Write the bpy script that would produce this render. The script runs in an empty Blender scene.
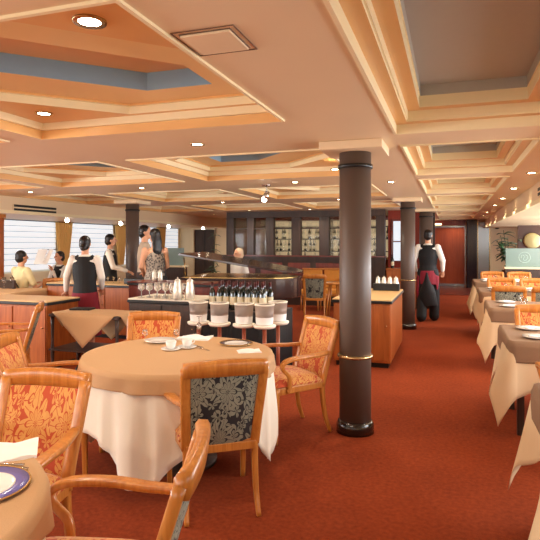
import bpy, bmesh, math, random
from mathutils import Vector, Matrix
random.seed(7)
PI = math.pi
C = bpy.context.scene.collection
sin, cos = math.sin, math.cos

# ------------------------------------------------------------------ materials
def nmat(name):
    m = bpy.data.materials.new(name); m.use_nodes = True
    nt = m.node_tree
    return m, nt, nt.nodes['Principled BSDF']
def lin(c):
    return tuple(((x/12.92) if x <= .04045 else ((x+.055)/1.055)**2.4) for x in c)
def rgb(r, g, b): return lin((r/255, g/255, b/255)) + (1,)
def mat(name, col, rough=.5, metal=0, coat=0, noise=0, nscale=20, stretch=(1,1,1), bump=0, bscale=None, spec=.5):
    m, nt, b = nmat(name)
    b.inputs['Base Color'].default_value = col
    b.inputs['Roughness'].default_value = rough
    b.inputs['Metallic'].default_value = metal
    b.inputs['Coat Weight'].default_value = coat
    b.inputs['Coat Roughness'].default_value = .15
    b.inputs['Specular IOR Level'].default_value = spec
    tc = nt.nodes.new('ShaderNodeTexCoord'); mp = nt.nodes.new('ShaderNodeMapping')
    mp.inputs['Scale'].default_value = stretch
    nt.links.new(tc.outputs['Object'], mp.inputs['Vector'])
    nz = nt.nodes.new('ShaderNodeTexNoise'); nz.inputs['Scale'].default_value = nscale
    nz.inputs['Detail'].default_value = 5
    nt.links.new(mp.outputs['Vector'], nz.inputs['Vector'])
    mx = nt.nodes.new('ShaderNodeMix'); mx.data_type = 'RGBA'
    k = noise if noise else .03
    mx.inputs['A'].default_value = tuple(c*(1-k) for c in col[:3])+(1,)
    mx.inputs['B'].default_value = tuple(min(1, c*(1+k)) for c in col[:3])+(1,)
    nt.links.new(nz.outputs['Fac'], mx.inputs['Factor'])
    nt.links.new(mx.outputs['Result'], b.inputs['Base Color'])
    if bump:
        n2 = nt.nodes.new('ShaderNodeTexNoise'); n2.inputs['Scale'].default_value = bscale or nscale
        nt.links.new(mp.outputs['Vector'], n2.inputs['Vector'])
        bp = nt.nodes.new('ShaderNodeBump'); bp.inputs['Strength'].default_value = bump
        bp.inputs['Distance'].default_value = .01
        nt.links.new(n2.outputs['Fac'], bp.inputs['Height']); nt.links.new(bp.outputs['Normal'], b.inputs['Normal'])
    return m
def wood(name, c1, c2, rough=.35, coat=.3, scale=3, axis='Z'):
    m, nt, b = nmat(name)
    N = nt.nodes.new; L = nt.links.new
    tc = N('ShaderNodeTexCoord'); mp = N('ShaderNodeMapping')
    s = {'Z': (9, 9, .8), 'X': (.8, 9, 9), 'Y': (9, .8, 9)}[axis]
    mp.inputs['Scale'].default_value = s
    L(tc.outputs['Object'], mp.inputs['Vector'])
    nz = N('ShaderNodeTexNoise'); nz.inputs['Scale'].default_value = scale; nz.inputs['Detail'].default_value = 8
    nz.inputs['Distortion'].default_value = 1.2
    L(mp.outputs['Vector'], nz.inputs['Vector'])
    r = N('ShaderNodeValToRGB'); r.color_ramp.elements[0].position = .3; r.color_ramp.elements[1].position = .7
    r.color_ramp.elements[0].color = c1; r.color_ramp.elements[1].color = c2
    L(nz.outputs['Fac'], r.inputs['Fac']); L(r.outputs['Color'], b.inputs['Base Color'])
    b.inputs['Roughness'].default_value = rough; b.inputs['Coat Weight'].default_value = coat
    b.inputs['Coat Roughness'].default_value = .12
    return m
def emis(name, col, s):
    m, nt, b = nmat(name)
    b.inputs['Base Color'].default_value = tuple(c*.7 for c in col[:3])+(1,)
    b.inputs['Emission Color'].default_value = col; b.inputs['Emission Strength'].default_value = s
    return m
def glassmat(name, col=(1, 1, 1, 1), rough=.0, mixf=.4):
    m, nt, b = nmat(name)
    N = nt.nodes.new; L = nt.links.new
    b.inputs['Base Color'].default_value = col; b.inputs['Roughness'].default_value = rough
    b.inputs['Transmission Weight'].default_value = 1; b.inputs['IOR'].default_value = 1.42
    tr = N('ShaderNodeBsdfTransparent'); tr.inputs['Color'].default_value = col
    mx = N('ShaderNodeMixShader'); mx.inputs[0].default_value = mixf
    L(b.outputs[0], mx.inputs[1]); L(tr.outputs[0], mx.inputs[2])
    L(mx.outputs[0], nt.nodes['Material Output'].inputs['Surface'])
    return m
def damask(name, bg, fg, fg2):
    """woven flower-and-leaf pattern: petalled blooms in voronoi cells, curling leaves between"""
    m, nt, b = nmat(name)
    N = nt.nodes.new; L = nt.links.new
    def M(op, a, bb=None, c=None):
        n = N('ShaderNodeMath'); n.operation = op
        for i, v in enumerate((a, bb, c)):
            if v is None: continue
            if isinstance(v, (int, float)): n.inputs[i].default_value = v
            else: L(v, n.inputs[i])
        return n.outputs[0]
    tc = N('ShaderNodeTexCoord'); sp = N('ShaderNodeSeparateXYZ'); L(tc.outputs['Object'], sp.inputs[0])
    v = M('ADD', sp.outputs['Z'], sp.outputs['Y'])
    cb = N('ShaderNodeCombineXYZ'); L(sp.outputs['X'], cb.inputs[0]); L(v, cb.inputs[1])
    nz = N('ShaderNodeTexNoise'); nz.inputs['Scale'].default_value = 9; L(cb.outputs[0], nz.inputs['Vector'])
    off = N('ShaderNodeVectorMath'); off.operation = 'SCALE'; off.inputs['Scale'].default_value = .045
    L(nz.outputs['Color'], off.inputs[0])
    ad = N('ShaderNodeVectorMath'); L(cb.outputs[0], ad.inputs[0]); L(off.outputs[0], ad.inputs[1])
    def flower(scale, rnd, k, R, shift):
        mv = N('ShaderNodeVectorMath'); L(ad.outputs[0], mv.inputs[0]); mv.inputs[1].default_value = shift
        vo = N('ShaderNodeTexVoronoi'); vo.voronoi_dimensions = '2D'; vo.inputs['Scale'].default_value = scale
        vo.inputs['Randomness'].default_value = rnd
        L(mv.outputs[0], vo.inputs['Vector'])
        sub = N('ShaderNodeVectorMath'); sub.operation = 'SUBTRACT'
        L(mv.outputs[0], sub.inputs[0]); L(vo.outputs['Position'], sub.inputs[1])
        s2 = N('ShaderNodeSeparateXYZ'); L(sub.outputs[0], s2.inputs[0])
        ang = M('ARCTAN2', s2.outputs[1], s2.outputs[0])
        ln = N('ShaderNodeVectorMath'); ln.operation = 'LENGTH'; L(sub.outputs[0], ln.inputs[0])
        r = ln.outputs['Value']
        pet = M('ABSOLUTE', M('COSINE', M('MULTIPLY', ang, k)))
        Rr = M('MULTIPLY', M('ADD', M('MULTIPLY', pet, .5), .5), R)
        ins = M('GREATER_THAN', Rr, r)
        rim = M('GREATER_THAN', M('ABSOLUTE', M('SUBTRACT', M('MULTIPLY', Rr, .62), r)), .0028)
        rim2 = M('GREATER_THAN', M('ABSOLUTE', M('SUBTRACT', M('MULTIPLY', Rr, .28), r)), .0022)
        vein = M('GREATER_THAN', M('ABSOLUTE', M('SINE', M('MULTIPLY', ang, k))), .07)
        return ins, M('MULTIPLY', M('MULTIPLY', rim, rim2), vein)
    i1, d1 = flower(5.5, .35, 4.5, .082, (0, 0, 0))
    i2, d2 = flower(11, .9, 1.5, .050, (.04, .07, 0))
    i3, d3 = flower(16, 1, 2.5, .034, (.11, .02, 0))
    inv = lambda x: M('SUBTRACT', 1, x)
    t = M('ADD', M('MULTIPLY', i1, d1), M('MULTIPLY', inv(i1), M('ADD', M('MULTIPLY', i2, d2), M('MULTIPLY', inv(i2), M('MULTIPLY', i3, d3)))))
    mx = N('ShaderNodeMix'); mx.data_type = 'RGBA'; L(t, mx.inputs['Factor'])
    m2 = N('ShaderNodeMix'); m2.data_type = 'RGBA'; m2.inputs['A'].default_value = fg; m2.inputs['B'].default_value = fg2
    n3 = N('ShaderNodeTexNoise'); n3.inputs['Scale'].default_value = 30; L(cb.outputs[0], n3.inputs['Vector'])
    L(n3.outputs['Fac'], m2.inputs['Factor'])
    mx.inputs['A'].default_value = bg; L(m2.outputs['Result'], mx.inputs['B'])
    L(mx.outputs['Result'], b.inputs['Base Color'])
    b.inputs['Roughness'].default_value = .75; b.inputs['Sheen Weight'].default_value = .2
    return m

SOFF = mat('ceiling_panel', rgb(236,211,172), .42, noise=.03, nscale=3, spec=.4)
COFW = mat('coffer_timber', rgb(234,184,118), .35, noise=.06, nscale=4)
CREAM = mat('cream_trim', rgb(246,230,186), .45)
LEDGE = mat('coffer_ledge', rgb(240,208,150), .4, noise=.04, nscale=4)
COFB = mat('coffer_panel_grey', rgb(184,182,172), .6)
COFDK = mat('coffer_panel_dark', rgb(140,172,192), .6)
CARPET = None
CHW = wood('chair_beech', rgb(180,106,40), rgb(212,142,66), .34, .28, 3)
CABW = wood('cabinet_cherry', rgb(152,78,30), rgb(186,104,46), .35, .3, 2)
REDW = wood('mahogany', rgb(96,34,22), rgb(130,48,30), .3, .4, 2)
DKW = wood('dark_walnut', rgb(48,32,25), rgb(68,47,36), .45, .1, 2)
PIANO = mat('black_lacquer', rgb(58,42,40), .15, coat=.6)
COLM = mat('column_paint', rgb(94,78,68), .45, noise=.05, nscale=5, spec=.5)
BLACK = mat('black_satin', rgb(14,13,14), .4)
BRASS = mat('brushed_brass', rgb(190,165,120), .25, metal=.9)
CHROME = mat('chrome', rgb(205,200,195), .15, metal=1)
TOPM = mat('worktop_cream', rgb(226,186,128), .4, noise=.04, nscale=6)
OVER = mat('tan_linen', rgb(202,162,118), .8, noise=.06, nscale=160, bump=.15, bscale=300)
OVERB = mat('brown_linen', rgb(144,112,84), .8, noise=.06, nscale=160, bump=.15, bscale=300)
LINEN = mat('cream_linen', rgb(247,239,220), .8, noise=.03, nscale=160, bump=.1, bscale=300)
LINENY = mat('ivory_linen', rgb(236,210,168), .8, noise=.03, nscale=160, bump=.1, bscale=300)
WHITE = mat('white_china', rgb(245,243,238), .15, coat=.5)
NAP = mat('white_napkin', rgb(248,246,242), .8, bump=.1, bscale=200)
BLUE = mat('blue_china', rgb(112,112,190), .2, coat=.5)
NAVY = mat('navy_china', rgb(60,62,92), .2, coat=.5)
GOLDC = mat('gilt', rgb(212,170,96), .25, metal=.6)
FAB_O = damask('gold_leaf_brocade', rgb(188,72,26), rgb(222,170,92), rgb(206,138,64))
GOLDF = mat('gold_upholstery', rgb(226,156,66), .7, noise=.12, nscale=18)
FAB_B = damask('grey_leaf_brocade', rgb(26,25,28), rgb(158,158,134), rgb(126,130,114))
GLASS = glassmat('clear_glass')
PANE = glassmat('window_glass', mixf=.8)
ACRYL = glassmat('reflection_tint_acrylic', (.95,.84,.76,1), .3, .35)  # warm tint stands in for copper reflections in the clear buckets
ACRYL.node_tree.nodes['Principled BSDF'].inputs['Transmission Weight'].default_value = .78
GLASSW = glassmat('whitened_glass', (1,.98,.94,1), .2, .35)  # white mixed in so clear goblets look bright over the dark sideboard
GLASSW.node_tree.nodes['Principled BSDF'].inputs['Transmission Weight'].default_value = .6
DGLASS = mat('green_bottle_glass', rgb(14,24,20), .08, coat=.6)
LABEL = mat('paper_label', rgb(228,214,178), .6)
FOIL = mat('capsule_foil', rgb(70,22,26), .3, metal=.4)
PINKW = wood('stand_rosewood', rgb(150,74,50), rgb(178,98,70), .3, .4, 3)
WALLC = mat('cream_wall', rgb(242,226,188), .6, noise=.03, nscale=4)
WALLR = mat('red_wall', rgb(158,54,34), .5, noise=.05, nscale=3)
DOORR = wood('door_cherry', rgb(146,58,26), rgb(170,74,34), .32, .3, 1.2)
SKIN = mat('skin', rgb(222,164,128), .5, noise=.05, nscale=12)
HAIR = mat('black_hair', rgb(24,18,17), .4, noise=.3, nscale=60, stretch=(1,1,.2))
HAIRL = mat('pale_hair', rgb(226,196,160), .5, noise=.2, nscale=50, stretch=(1,1,.2))
VEST = mat('black_vest', rgb(13,12,15), .7)
SHIRT = mat('white_shirt', rgb(244,238,226), .8)
SHIRTY = mat('pale_yellow_shirt', rgb(236,222,172), .8)
BEIGE = mat('beige_shirt', rgb(190,170,148), .8)
MAROON = mat('maroon_cloth', rgb(134,22,42), .75)
BROWNF = mat('brown_trousers', rgb(60,44,40), .8)
EYE = mat('dark_eye', rgb(20,14,12), .2)
LIP = mat('lips', rgb(170,80,70), .5)
CURT = mat('gold_curtain', rgb(240,196,116), .7, noise=.1, nscale=30, stretch=(1,1,.1))
LEAF = mat('leaf_green', rgb(40,78,44), .35, noise=.3, nscale=8)
STEM = mat('plant_stem', rgb(70,64,40), .7)
POT = mat('planter', rgb(60,44,36), .5)
FROST = mat('frosted_glass', rgb(148,176,166), .35, coat=.3)
FROST.node_tree.nodes['Principled BSDF'].inputs['Transmission Weight'].default_value = .35
BRIGHT = mat('brushed_steel_panel', rgb(170,176,180), .25, metal=.7)
MIRR = mat('mirror', rgb(210,215,215), .05, metal=1)
GRIL = mat('grille_black', rgb(18,16,15), .5)
LAMP = emis('lamp_glow', (1, .85, .6, 1), 30)
LAMPW = emis('lamp_glow_white', (1, .93, .8, 1), 22)
SCREEN = emis('backlit_shelf', (1, .78, .45, 1), .26)
def patterned():
    m, nt, b = nmat('mottled_dress'); N = nt.nodes.new; L = nt.links.new
    tc = N('ShaderNodeTexCoord'); vo = N('ShaderNodeTexVoronoi'); vo.inputs['Scale'].default_value = 28
    L(tc.outputs['Object'], vo.inputs['Vector'])
    r = N('ShaderNodeValToRGB'); r.color_ramp.elements[0].color = rgb(84,76,74); r.color_ramp.elements[1].color = rgb(180,166,150)
    r.color_ramp.elements[0].position = .25; r.color_ramp.elements[1].position = .6
    L(vo.outputs['Distance'], r.inputs['Fac']); L(r.outputs['Color'], b.inputs['Base Color']); b.inputs['Roughness'].default_value = .8
    return m
DRESS = patterned()
def carpetmat():
    m, nt, b = nmat('red_carpet'); N = nt.nodes.new; L = nt.links.new
    tc = N('ShaderNodeTexCoord')
    n1 = N('ShaderNodeTexNoise'); n1.inputs['Scale'].default_value = 260; n1.inputs['Detail'].default_value = 3
    n2 = N('ShaderNodeTexNoise'); n2.inputs['Scale'].default_value = 1.2; n2.inputs['Detail'].default_value = 4
    n4 = N('ShaderNodeTexNoise'); n4.inputs['Scale'].default_value = 38; n4.inputs['Detail'].default_value = 4
    for n in (n1, n2, n4): L(tc.outputs['Object'], n.inputs['Vector'])
    r = N('ShaderNodeValToRGB'); r.color_ramp.elements[0].position = .32; r.color_ramp.elements[1].position = .72
    r.color_ramp.elements[0].color = rgb(108,43,23); r.color_ramp.elements[1].color = rgb(172,78,41)
    mm = N('ShaderNodeMath'); mm.operation = 'MULTIPLY_ADD'; mm.inputs[1].default_value = .4
    m3 = N('ShaderNodeMath'); m3.operation = 'MULTIPLY_ADD'; m3.inputs[1].default_value = .35
    m5 = N('ShaderNodeMath'); m5.operation = 'MULTIPLY'; m5.inputs[1].default_value = .25
    L(n2.outputs['Fac'], m5.inputs[0])
    L(n4.outputs['Fac'], m3.inputs[0]); L(m5.outputs[0], m3.inputs[2])
    L(n1.outputs['Fac'], mm.inputs[0]); L(m3.outputs[0], mm.inputs[2]); L(mm.outputs[0], r.inputs['Fac'])
    L(r.outputs['Color'], b.inputs['Base Color']); b.inputs['Roughness'].default_value = .95
    b.inputs['Specular IOR Level'].default_value = .1
    bp = N('ShaderNodeBump'); bp.inputs['Strength'].default_value = .35; bp.inputs['Distance'].default_value = .004
    L(n1.outputs['Fac'], bp.inputs['Height']); L(bp.outputs['Normal'], b.inputs['Normal'])
    return m
CARPET = carpetmat()
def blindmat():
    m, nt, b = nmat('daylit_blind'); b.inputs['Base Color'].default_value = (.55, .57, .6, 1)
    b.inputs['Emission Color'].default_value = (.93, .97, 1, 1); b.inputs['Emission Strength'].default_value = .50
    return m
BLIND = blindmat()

# ------------------------------------------------------------------ mesh builder
class MB:
    def __init__(s): s.v = []; s.f = []; s.m = []; s.smooth = []
    def add(s, vs, fs, mi=0, sm=False, T=None):
        o = len(s.v)
        for p in vs:
            p = Vector(p)
            s.v.append(T @ p if T else p)
        for f in fs: s.f.append([i+o for i in f]); s.m.append(mi); s.smooth.append(sm)
    def box(s, x0, x1, y0, y1, z0, z1, mi=0, T=None, sides=None):
        vs = [(x0,y0,z0),(x1,y0,z0),(x1,y1,z0),(x0,y1,z0),(x0,y0,z1),(x1,y0,z1),(x1,y1,z1),(x0,y1,z1)]
        s.add(vs, [(0,3,2,1),(4,5,6,7),(0,1,5,4),(1,2,6,5),(2,3,7,6),(3,0,4,7)], mi, False, T)
    def lathe(s, prof, n=24, c=(0,0,0), mi=0, T=None, cap=True):
        vs = []; fs = []
        for r, z in prof:
            for k in range(n):
                a = 2*PI*k/n; vs.append((c[0]+r*cos(a), c[1]+r*sin(a), c[2]+z))
        for i in range(len(prof)-1):
            for k in range(n):
                k2 = (k+1) % n
                fs.append((i*n+k, i*n+k2, (i+1)*n+k2, (i+1)*n+k))
        if cap:
            if prof[0][0] > 1e-5: fs.append(tuple(reversed(range(n))))
            if prof[-1][0] > 1e-5: fs.append(tuple(range((len(prof)-1)*n, len(prof)*n)))
        s.add(vs, fs, mi, True, T)
    def rings(s, rings, mi=0, T=None, cap=True, smooth=True, closed=False):
        n = len(rings[0]); vs = [p for r in rings for p in r]; fs = []
        R = len(rings)
        for i in range(R-1 if not closed else R):
            j = (i+1) % R
            for k in range(n):
                k2 = (k+1) % n; fs.append((i*n+k, i*n+k2, j*n+k2, j*n+k))
        if cap and not closed: fs.append(tuple(reversed(range(n)))); fs.append(tuple(range((R-1)*n, R*n)))
        s.add(vs, fs, mi, smooth, T)
    def tube(s, path, rad, n=10, mi=0, T=None, up=None, sq=False, smooth=True):
        """rad: float, list of floats, or list of (a,b) for the two cross axes"""
        P = [Vector(p) for p in path]; rs = []
        if not isinstance(rad, (list,)): rad = [rad]*len(P)
        ref = Vector(up) if up else Vector((0,0,1))
        prev = None
        for i, p in enumerate(P):
            t = (P[min(i+1, len(P)-1)]-P[max(i-1, 0)]).normalized()
            if up or prev is None:
                a = ref.cross(t)
                if a.length < 1e-3: a = Vector((1,0,0)).cross(t)
                if a.length < 1e-3: a = Vector((0,1,0)).cross(t)
            else:
                a = prev - t*prev.dot(t)
            a.normalize(); prev = a; b = t.cross(a).normalized()
            ra, rb = rad[i] if isinstance(rad[i], tuple) else (rad[i], rad[i])
            if sq:
                e = .25
                prof = [(1,e),(e if 0 else 1-e*.6,1),( -(1-e*.6),1),(-1,e),(-1,-e),(-(1-e*.6),-1),(1-e*.6,-1),(1,-e)]
                prof = [(1,.7),(.7,1),(-.7,1),(-1,.7),(-1,-.7),(-.7,-1),(.7,-1),(1,-.7)]
                rs.append([p+a*ra*u+b*rb*w for u, w in prof])
            else:
                rs.append([p+a*ra*cos(2*PI*k/n)+b*rb*sin(2*PI*k/n) for k in range(n)])
        s.rings(rs, mi, T, True, smooth)
    def ball(s, c, r, mi=0, n=14, T=None):
        rx, ry, rz = r if isinstance(r, tuple) else (r, r, r)
        prof = []; m = n//2
        vs = []; fs = []
        for i in range(1, m):
            ph = PI*i/m
            vs += [(c[0]+rx*sin(ph)*cos(2*PI*k/n), c[1]+ry*sin(ph)*sin(2*PI*k/n), c[2]-rz*cos(ph)) for k in range(n)]
        for i in range(m-2):
            for k in range(n):
                k2 = (k+1) % n; fs.append((i*n+k, i*n+k2, (i+1)*n+k2, (i+1)*n+k))
        b = len(vs); vs += [(c[0], c[1], c[2]-rz), (c[0], c[1], c[2]+rz)]
        for k in range(n):
            k2 = (k+1) % n; fs.append((b, k2, k)); fs.append((b+1, (m-2)*n+k, (m-2)*n+k2))
        s.add(vs, fs, mi, True, T)
    def prism(s, pts, z0, z1, mi=0, T=None, smooth=False):
        n = len(pts)
        vs = [(x,y,z0) for x,y in pts]+[(x,y,z1) for x,y in pts]
        fs = [tuple(reversed(range(n))), tuple(range(n,2*n))]+[(k,(k+1)%n,(k+1)%n+n,k+n) for k in range(n)]
        s.add(vs, fs, mi, smooth, T)
    def mesh(s, name, mats):
        me = bpy.data.meshes.new(name); me.from_pydata([tuple(v) for v in s.v], [], s.f)
        for m in (mats if isinstance(mats, (list, tuple)) else [mats]): me.materials.append(m)
        for p, mi, sm in zip(me.polygons, s.m, s.smooth): p.material_index = mi; p.use_smooth = sm
        me.update(); return me
    def build(s, name, mats, parent=None, bevel=0, loc=None, solid=0):
        o = bpy.data.objects.new(name, s.mesh(name, mats)); C.objects.link(o)
        if parent: o.parent = parent
        if loc: o.location = loc
        if solid:
            md = o.modifiers.new('solid', 'SOLIDIFY'); md.thickness = solid; md.offset = 0
        if bevel:
            md = o.modifiers.new('bevel', 'BEVEL'); md.width = bevel; md.segments = 2; md.limit_method = 'ANGLE'; md.angle_limit = .7
        return o
def tag(o, label=None, cat=None, group=None, kind=None):
    if label: o['label'] = label
    if cat: o['category'] = cat
    if group: o['group'] = group
    if kind: o['kind'] = kind
    return o
def thing(name, loc, rz=0, label=None, cat=None, group=None):
    o = bpy.data.objects.new(name, None); C.objects.link(o)
    o.empty_display_size = .05
    o.location = loc if len(loc) == 3 else (loc[0], loc[1], 0); o.rotation_euler = (0, 0, rz)
    return tag(o, label, cat, group)
def copy_tree(o, parent=None):
    c = o.copy(); C.objects.link(c)
    if parent: c.parent = parent
    for ch in list(o.children): copy_tree(ch, c)
    return c
def place(proto, used, loc, rz=0, label=None, group=None, scale=None):
    """the first call moves the prototype itself, later calls copy it with its parts"""
    if not used.get(proto.name): o = proto; used[proto.name] = True
    else: o = copy_tree(proto)
    o.location = loc if len(loc) == 3 else (loc[0], loc[1], 0); o.rotation_euler = (0, 0, rz)
    if label: o['label'] = label
    if group: o['group'] = group
    if scale: o.scale = (scale,)*3
    return o
USED = {}
def struct(name, mb, mats, parent=None, bevel=0):
    o = mb.build(name, mats, parent, bevel); 
    if not parent: o['kind'] = 'structure'
    return o
R = math.radians
A = R(18.6)
def P(px, d):
    """a spot on the floor, d metres ahead of the viewpoint"""
    u = (px-270)/540
    return (d*(u*cos(A)-sin(A)), d*(u*sin(A)+cos(A)))

# ------------------------------------------------------------------ camera
cam = bpy.data.cameras.new('camera'); co = bpy.data.objects.new('camera', cam); C.objects.link(co)
co.location = (0, 0, 1.5); co.rotation_euler = (R(90), 0, A)
cam.sensor_width = 36; cam.lens = 36; cam.shift_y = -.05; cam.clip_start = .05
bpy.context.scene.camera = co

# ------------------------------------------------------------------ setting
ZC = 2.28; ZS = 2.0
XL, XR, YB, YE = -8.8, 2.6, -2.2, 19.4
m = MB(); m.box(XL-.2, XR+.2, YB-.2, YE+.2, -.1, 0); struct('floor', m, CARPET)
m = MB(); m.box(-.55, 2.55, 16.4, YE, 0, .012); struct('trim_1', m, REDW)

def inset(poly, d):
    n = len(poly); out = []
    for i in range(n):
        p0, p1, p2 = Vector(poly[i-1]), Vector(poly[i]), Vector(poly[(i+1) % n])
        e1 = (p1-p0).normalized(); e2 = (p2-p1).normalized()
        n1 = Vector((-e1.y, e1.x)); n2 = Vector((-e2.y, e2.x))
        k = d/(1+n1.dot(n2)); out.append(tuple(p1+(n1+n2)*k))
    return out
holesA = []
ceil = None
def ring(m, a, za, b, zb, mi):
    n = len(a)
    for i in range(n):
        j = (i+1) % n
        m.add([(a[i][0],a[i][1],za),(a[j][0],a[j][1],za),(b[j][0],b[j][1],zb),(b[i][0],b[i][1],zb)], [(0,1,2,3)], mi)
def plate(m, p, z, mi):
    m.add([(x,y,z) for x,y in p], [tuple(range(len(p)))], mi)
coffers = []
def aisle_coffer(x0, x1, y0, y1):
    holesA.append((x0,x1,y0,y1)); coffers.append(('a', x0,x1,y0,y1,0))
def hex_coffer(x0, x1, y0, y1, flip):
    holesA.append((x0,x1,y0,y1)); coffers.append(('h', x0,x1,y0,y1,flip))
aisle_coffer(-.37, .62, -1.2, 3.9)
for k in range(6): aisle_coffer(-.37, .62, 4.43+2.43*k, 6.35+2.43*k)
rows = [(-1.35,.35), (1.48,3.26), (4.38,6.12), (7.22,8.96), (10.06,11.8)]
for j, (y0,y1) in enumerate(rows):
    for i, (x0,x1) in enumerate([(-2.88,-1.02), (-5.08,-3.22), (-6.82,-5.42)]):
        hex_coffer(x0, x1, y0, y1, (i+j+1) % 2)
cx0, cx1 = -7.0, 1.05
xs = sorted(set([cx0, cx1]+[h[0] for h in holesA]+[h[1] for h in holesA]))
ys = sorted(set([YB, YE]+[h[2] for h in holesA]+[h[3] for h in holesA]))
m = MB()
for a, b_ in zip(xs, xs[1:]):
    for c, d in zip(ys, ys[1:]):
        mx_, my_ = (a+b_)/2, (c+d)/2
        if any(h[0] < mx_ < h[1] and h[2] < my_ < h[3] for h in holesA): continue
        m.add([(a,c,ZC),(a,d,ZC),(b_,d,ZC),(b_,c,ZC)], [(0,1,2,3)], 0)
m.box(cx0, cx1, YB, YE, 2.72, 2.8)
# side bulkheads and lower soffits
for (xa, xb, s) in ((XL, cx0, 1), (cx1, XR, -1)):
    m.box(xa, xb, YB, YE, ZS, ZC, 0)
m.box(cx0-.01, cx0+.03, YB, YE, ZS-.005, ZS+.05, 1); m.box(cx1-.03, cx1+.01, YB, YE, ZS-.005, ZS+.05, 1)
# cross joints in the panels
ceil = struct('ceiling', m, [SOFF, CREAM])
for (t, x0, x1, y0, y1, fl) in coffers:
    m = MB()
    rect = [(x0,y0),(x1,y0),(x1,y1),(x0,y1)]
    if t == 'a':
        # thin raised lip, then three steps up to the grey panel
        o_ = inset(rect, -.018)
        ring(m, o_, ZC-.012, rect, ZC-.012, 1); ring(m, rect, ZC-.012, rect, ZC+.055, 1); ring(m, o_, ZC-.012, o_, ZC, 1)
        r1 = inset(rect, .075); ring(m, rect, ZC+.055, r1, ZC+.055, 0)
        r1b = inset(rect, .085); ring(m, r1, ZC+.055, r1, ZC+.07, 1); ring(m, r1, ZC+.07, r1b, ZC+.07, 1)
        ring(m, r1b, ZC+.07, r1b, ZC+.125, 1)
        r2 = inset(rect, .165); ring(m, r1b, ZC+.125, r2, ZC+.125, 0)
        ring(m, r2, ZC+.125, r2, ZC+.20, 1)
        r3 = inset(rect, .172); ring(m, r2, ZC+.20, r3, ZC+.20, 1); ring(m, r3, ZC+.2, r3, ZC+.27, 2)
        ring(m, r2, ZC+.27, [(0,0)]*0 or r2, ZC+.27, 2); plate(m, r2, ZC+.27, 2)
        m.build('coffer', [COFW, CREAM, COFB], ceil)
    else:
        o_ = inset(rect, -.018)
        ring(m, o_, ZC-.012, rect, ZC-.012, 1); ring(m, o_, ZC-.012, o_, ZC, 1); ring(m, rect, ZC-.012, rect, ZC+.05, 0)
        r0 = inset(rect, .03); ring(m, rect, ZC+.05, r0, ZC+.05, 1); ring(m, r0, ZC+.05, r0, ZC+.1, 1)
        def band(ins, sp):
            a_, b2 = (x1-x0)/2-ins, (y1-y0)/2-ins; cx, cy = (x0+x1)/2, (y0+y1)/2; sp = min(sp, (a_+b2)*.8)
            p = [(-a_,-b2),(sp-b2,-b2),(a_,a_-sp),(a_,b2),(b2-sp,b2),(-a_,sp-a_)]
            p = [(cx+u,cy+v) for u, v in p]
            if fl: p = [(2*cx-u, v) for u, v in reversed(p)]
            return p
        k_ = (x1-x0)/1.86; hx = band(.07, .96*(.5+.5*k_)); hi = band(.33*k_, .40*k_)
        # web between square and hexagon
        bm = bmesh.new()
        for L_ in (r0, hx):
            vs = [bm.verts.new((x,y,ZC+.1)) for x,y in L_]
            for i in range(len(vs)): bm.edges.new((vs[i-1], vs[i]))
        bmesh.ops.triangle_fill(bm, edges=bm.edges[:], use_beauty=True)
        bm.verts.index_update()
        m.add([v.co[:] for v in bm.verts], [[v.index for v in f.verts] for f in bm.faces], 0); bm.free()
        ring(m, hx, ZC+.1, hx, ZC+.15, 1)
        h0 = [( (p[0]*.93+q[0]*.07), (p[1]*.93+q[1]*.07)) for p, q in zip(hx, hi)]
        ring(m, hx, ZC+.15, h0, ZC+.15, 1); ring(m, h0, ZC+.15, h0, ZC+.165, 0); ring(m, h0, ZC+.165, hi, ZC+.165, 3)
        ring(m, hi, ZC+.165, hi, ZC+.275, 2); plate(m, hi, ZC+.275, 0)
        m.build('coffer', [COFW, CREAM, COFDK, LEDGE], ceil)

# walls
def wallbox(name, x0,x1,y0,y1,z0,z1, mt): m = MB(); m.box(x0,x1,y0,y1,z0,z1); return struct(name, m, mt)
wins = [(-1.8,.0),(.5,2.3),(2.8,4.6),(5.1,6.2),(6.5,8.3),(8.72,10.35),(10.72,12.6),(13.05,14.9),(15.2,16.3)]
def window_wall(name, X, outward, wins, ye):
    m = MB(); x0, x1 = (X-.2, X) if outward < 0 else (X, X+.2)
    m.box(x0,x1,YB,ye,0,.86); m.box(x0,x1,YB,ye,ZS-.03,ZS+.3)
    e = [YB]+[v for w in wins for v in w]+[ye]
    for k in range(0, len(e), 2): m.box(x0,x1,e[k],e[k+1],.86,ZS-.03)
    struct(name, m, WALLC)
window_wall('wall_left', XL, -1, wins, 16.7)
winsR = [(y-.2, y+1.6) for y in (-1.2, 1.2, 3.6, 6.0, 8.4, 10.8, 13.2, 15.6)]  # out of view; last two added to light the far end wall
window_wall('wall_right', XR, 1, winsR, YE)
SILL = mat('window_frame_white', rgb(225,220,205), .4)
def window(n, X, s, y0, y1):
    m = MB(); xa = X+s*.04
    for a, b_, c, d in ((y0,y0+.05,.86,ZS-.03),(y1-.05,y1,.86,ZS-.03),(y0+.05,y1-.05,.86,.91),(y0+.05,y1-.05,ZS-.08,ZS-.03)):
        m.box(min(xa,xa+s*.08), max(xa,xa+s*.08), a, b_, c, d)
    w = struct('window_%d' % n, m, SILL)
    g = MB(); g.box(min(xa+s*.03,xa+s*.04), max(xa+s*.03,xa+s*.04), y0+.05, y1-.05, .91, ZS-.08); g.build('pane', GLASS, w)
BRAIL = mat('blind_rail', rgb(120,130,145), .6)
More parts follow.
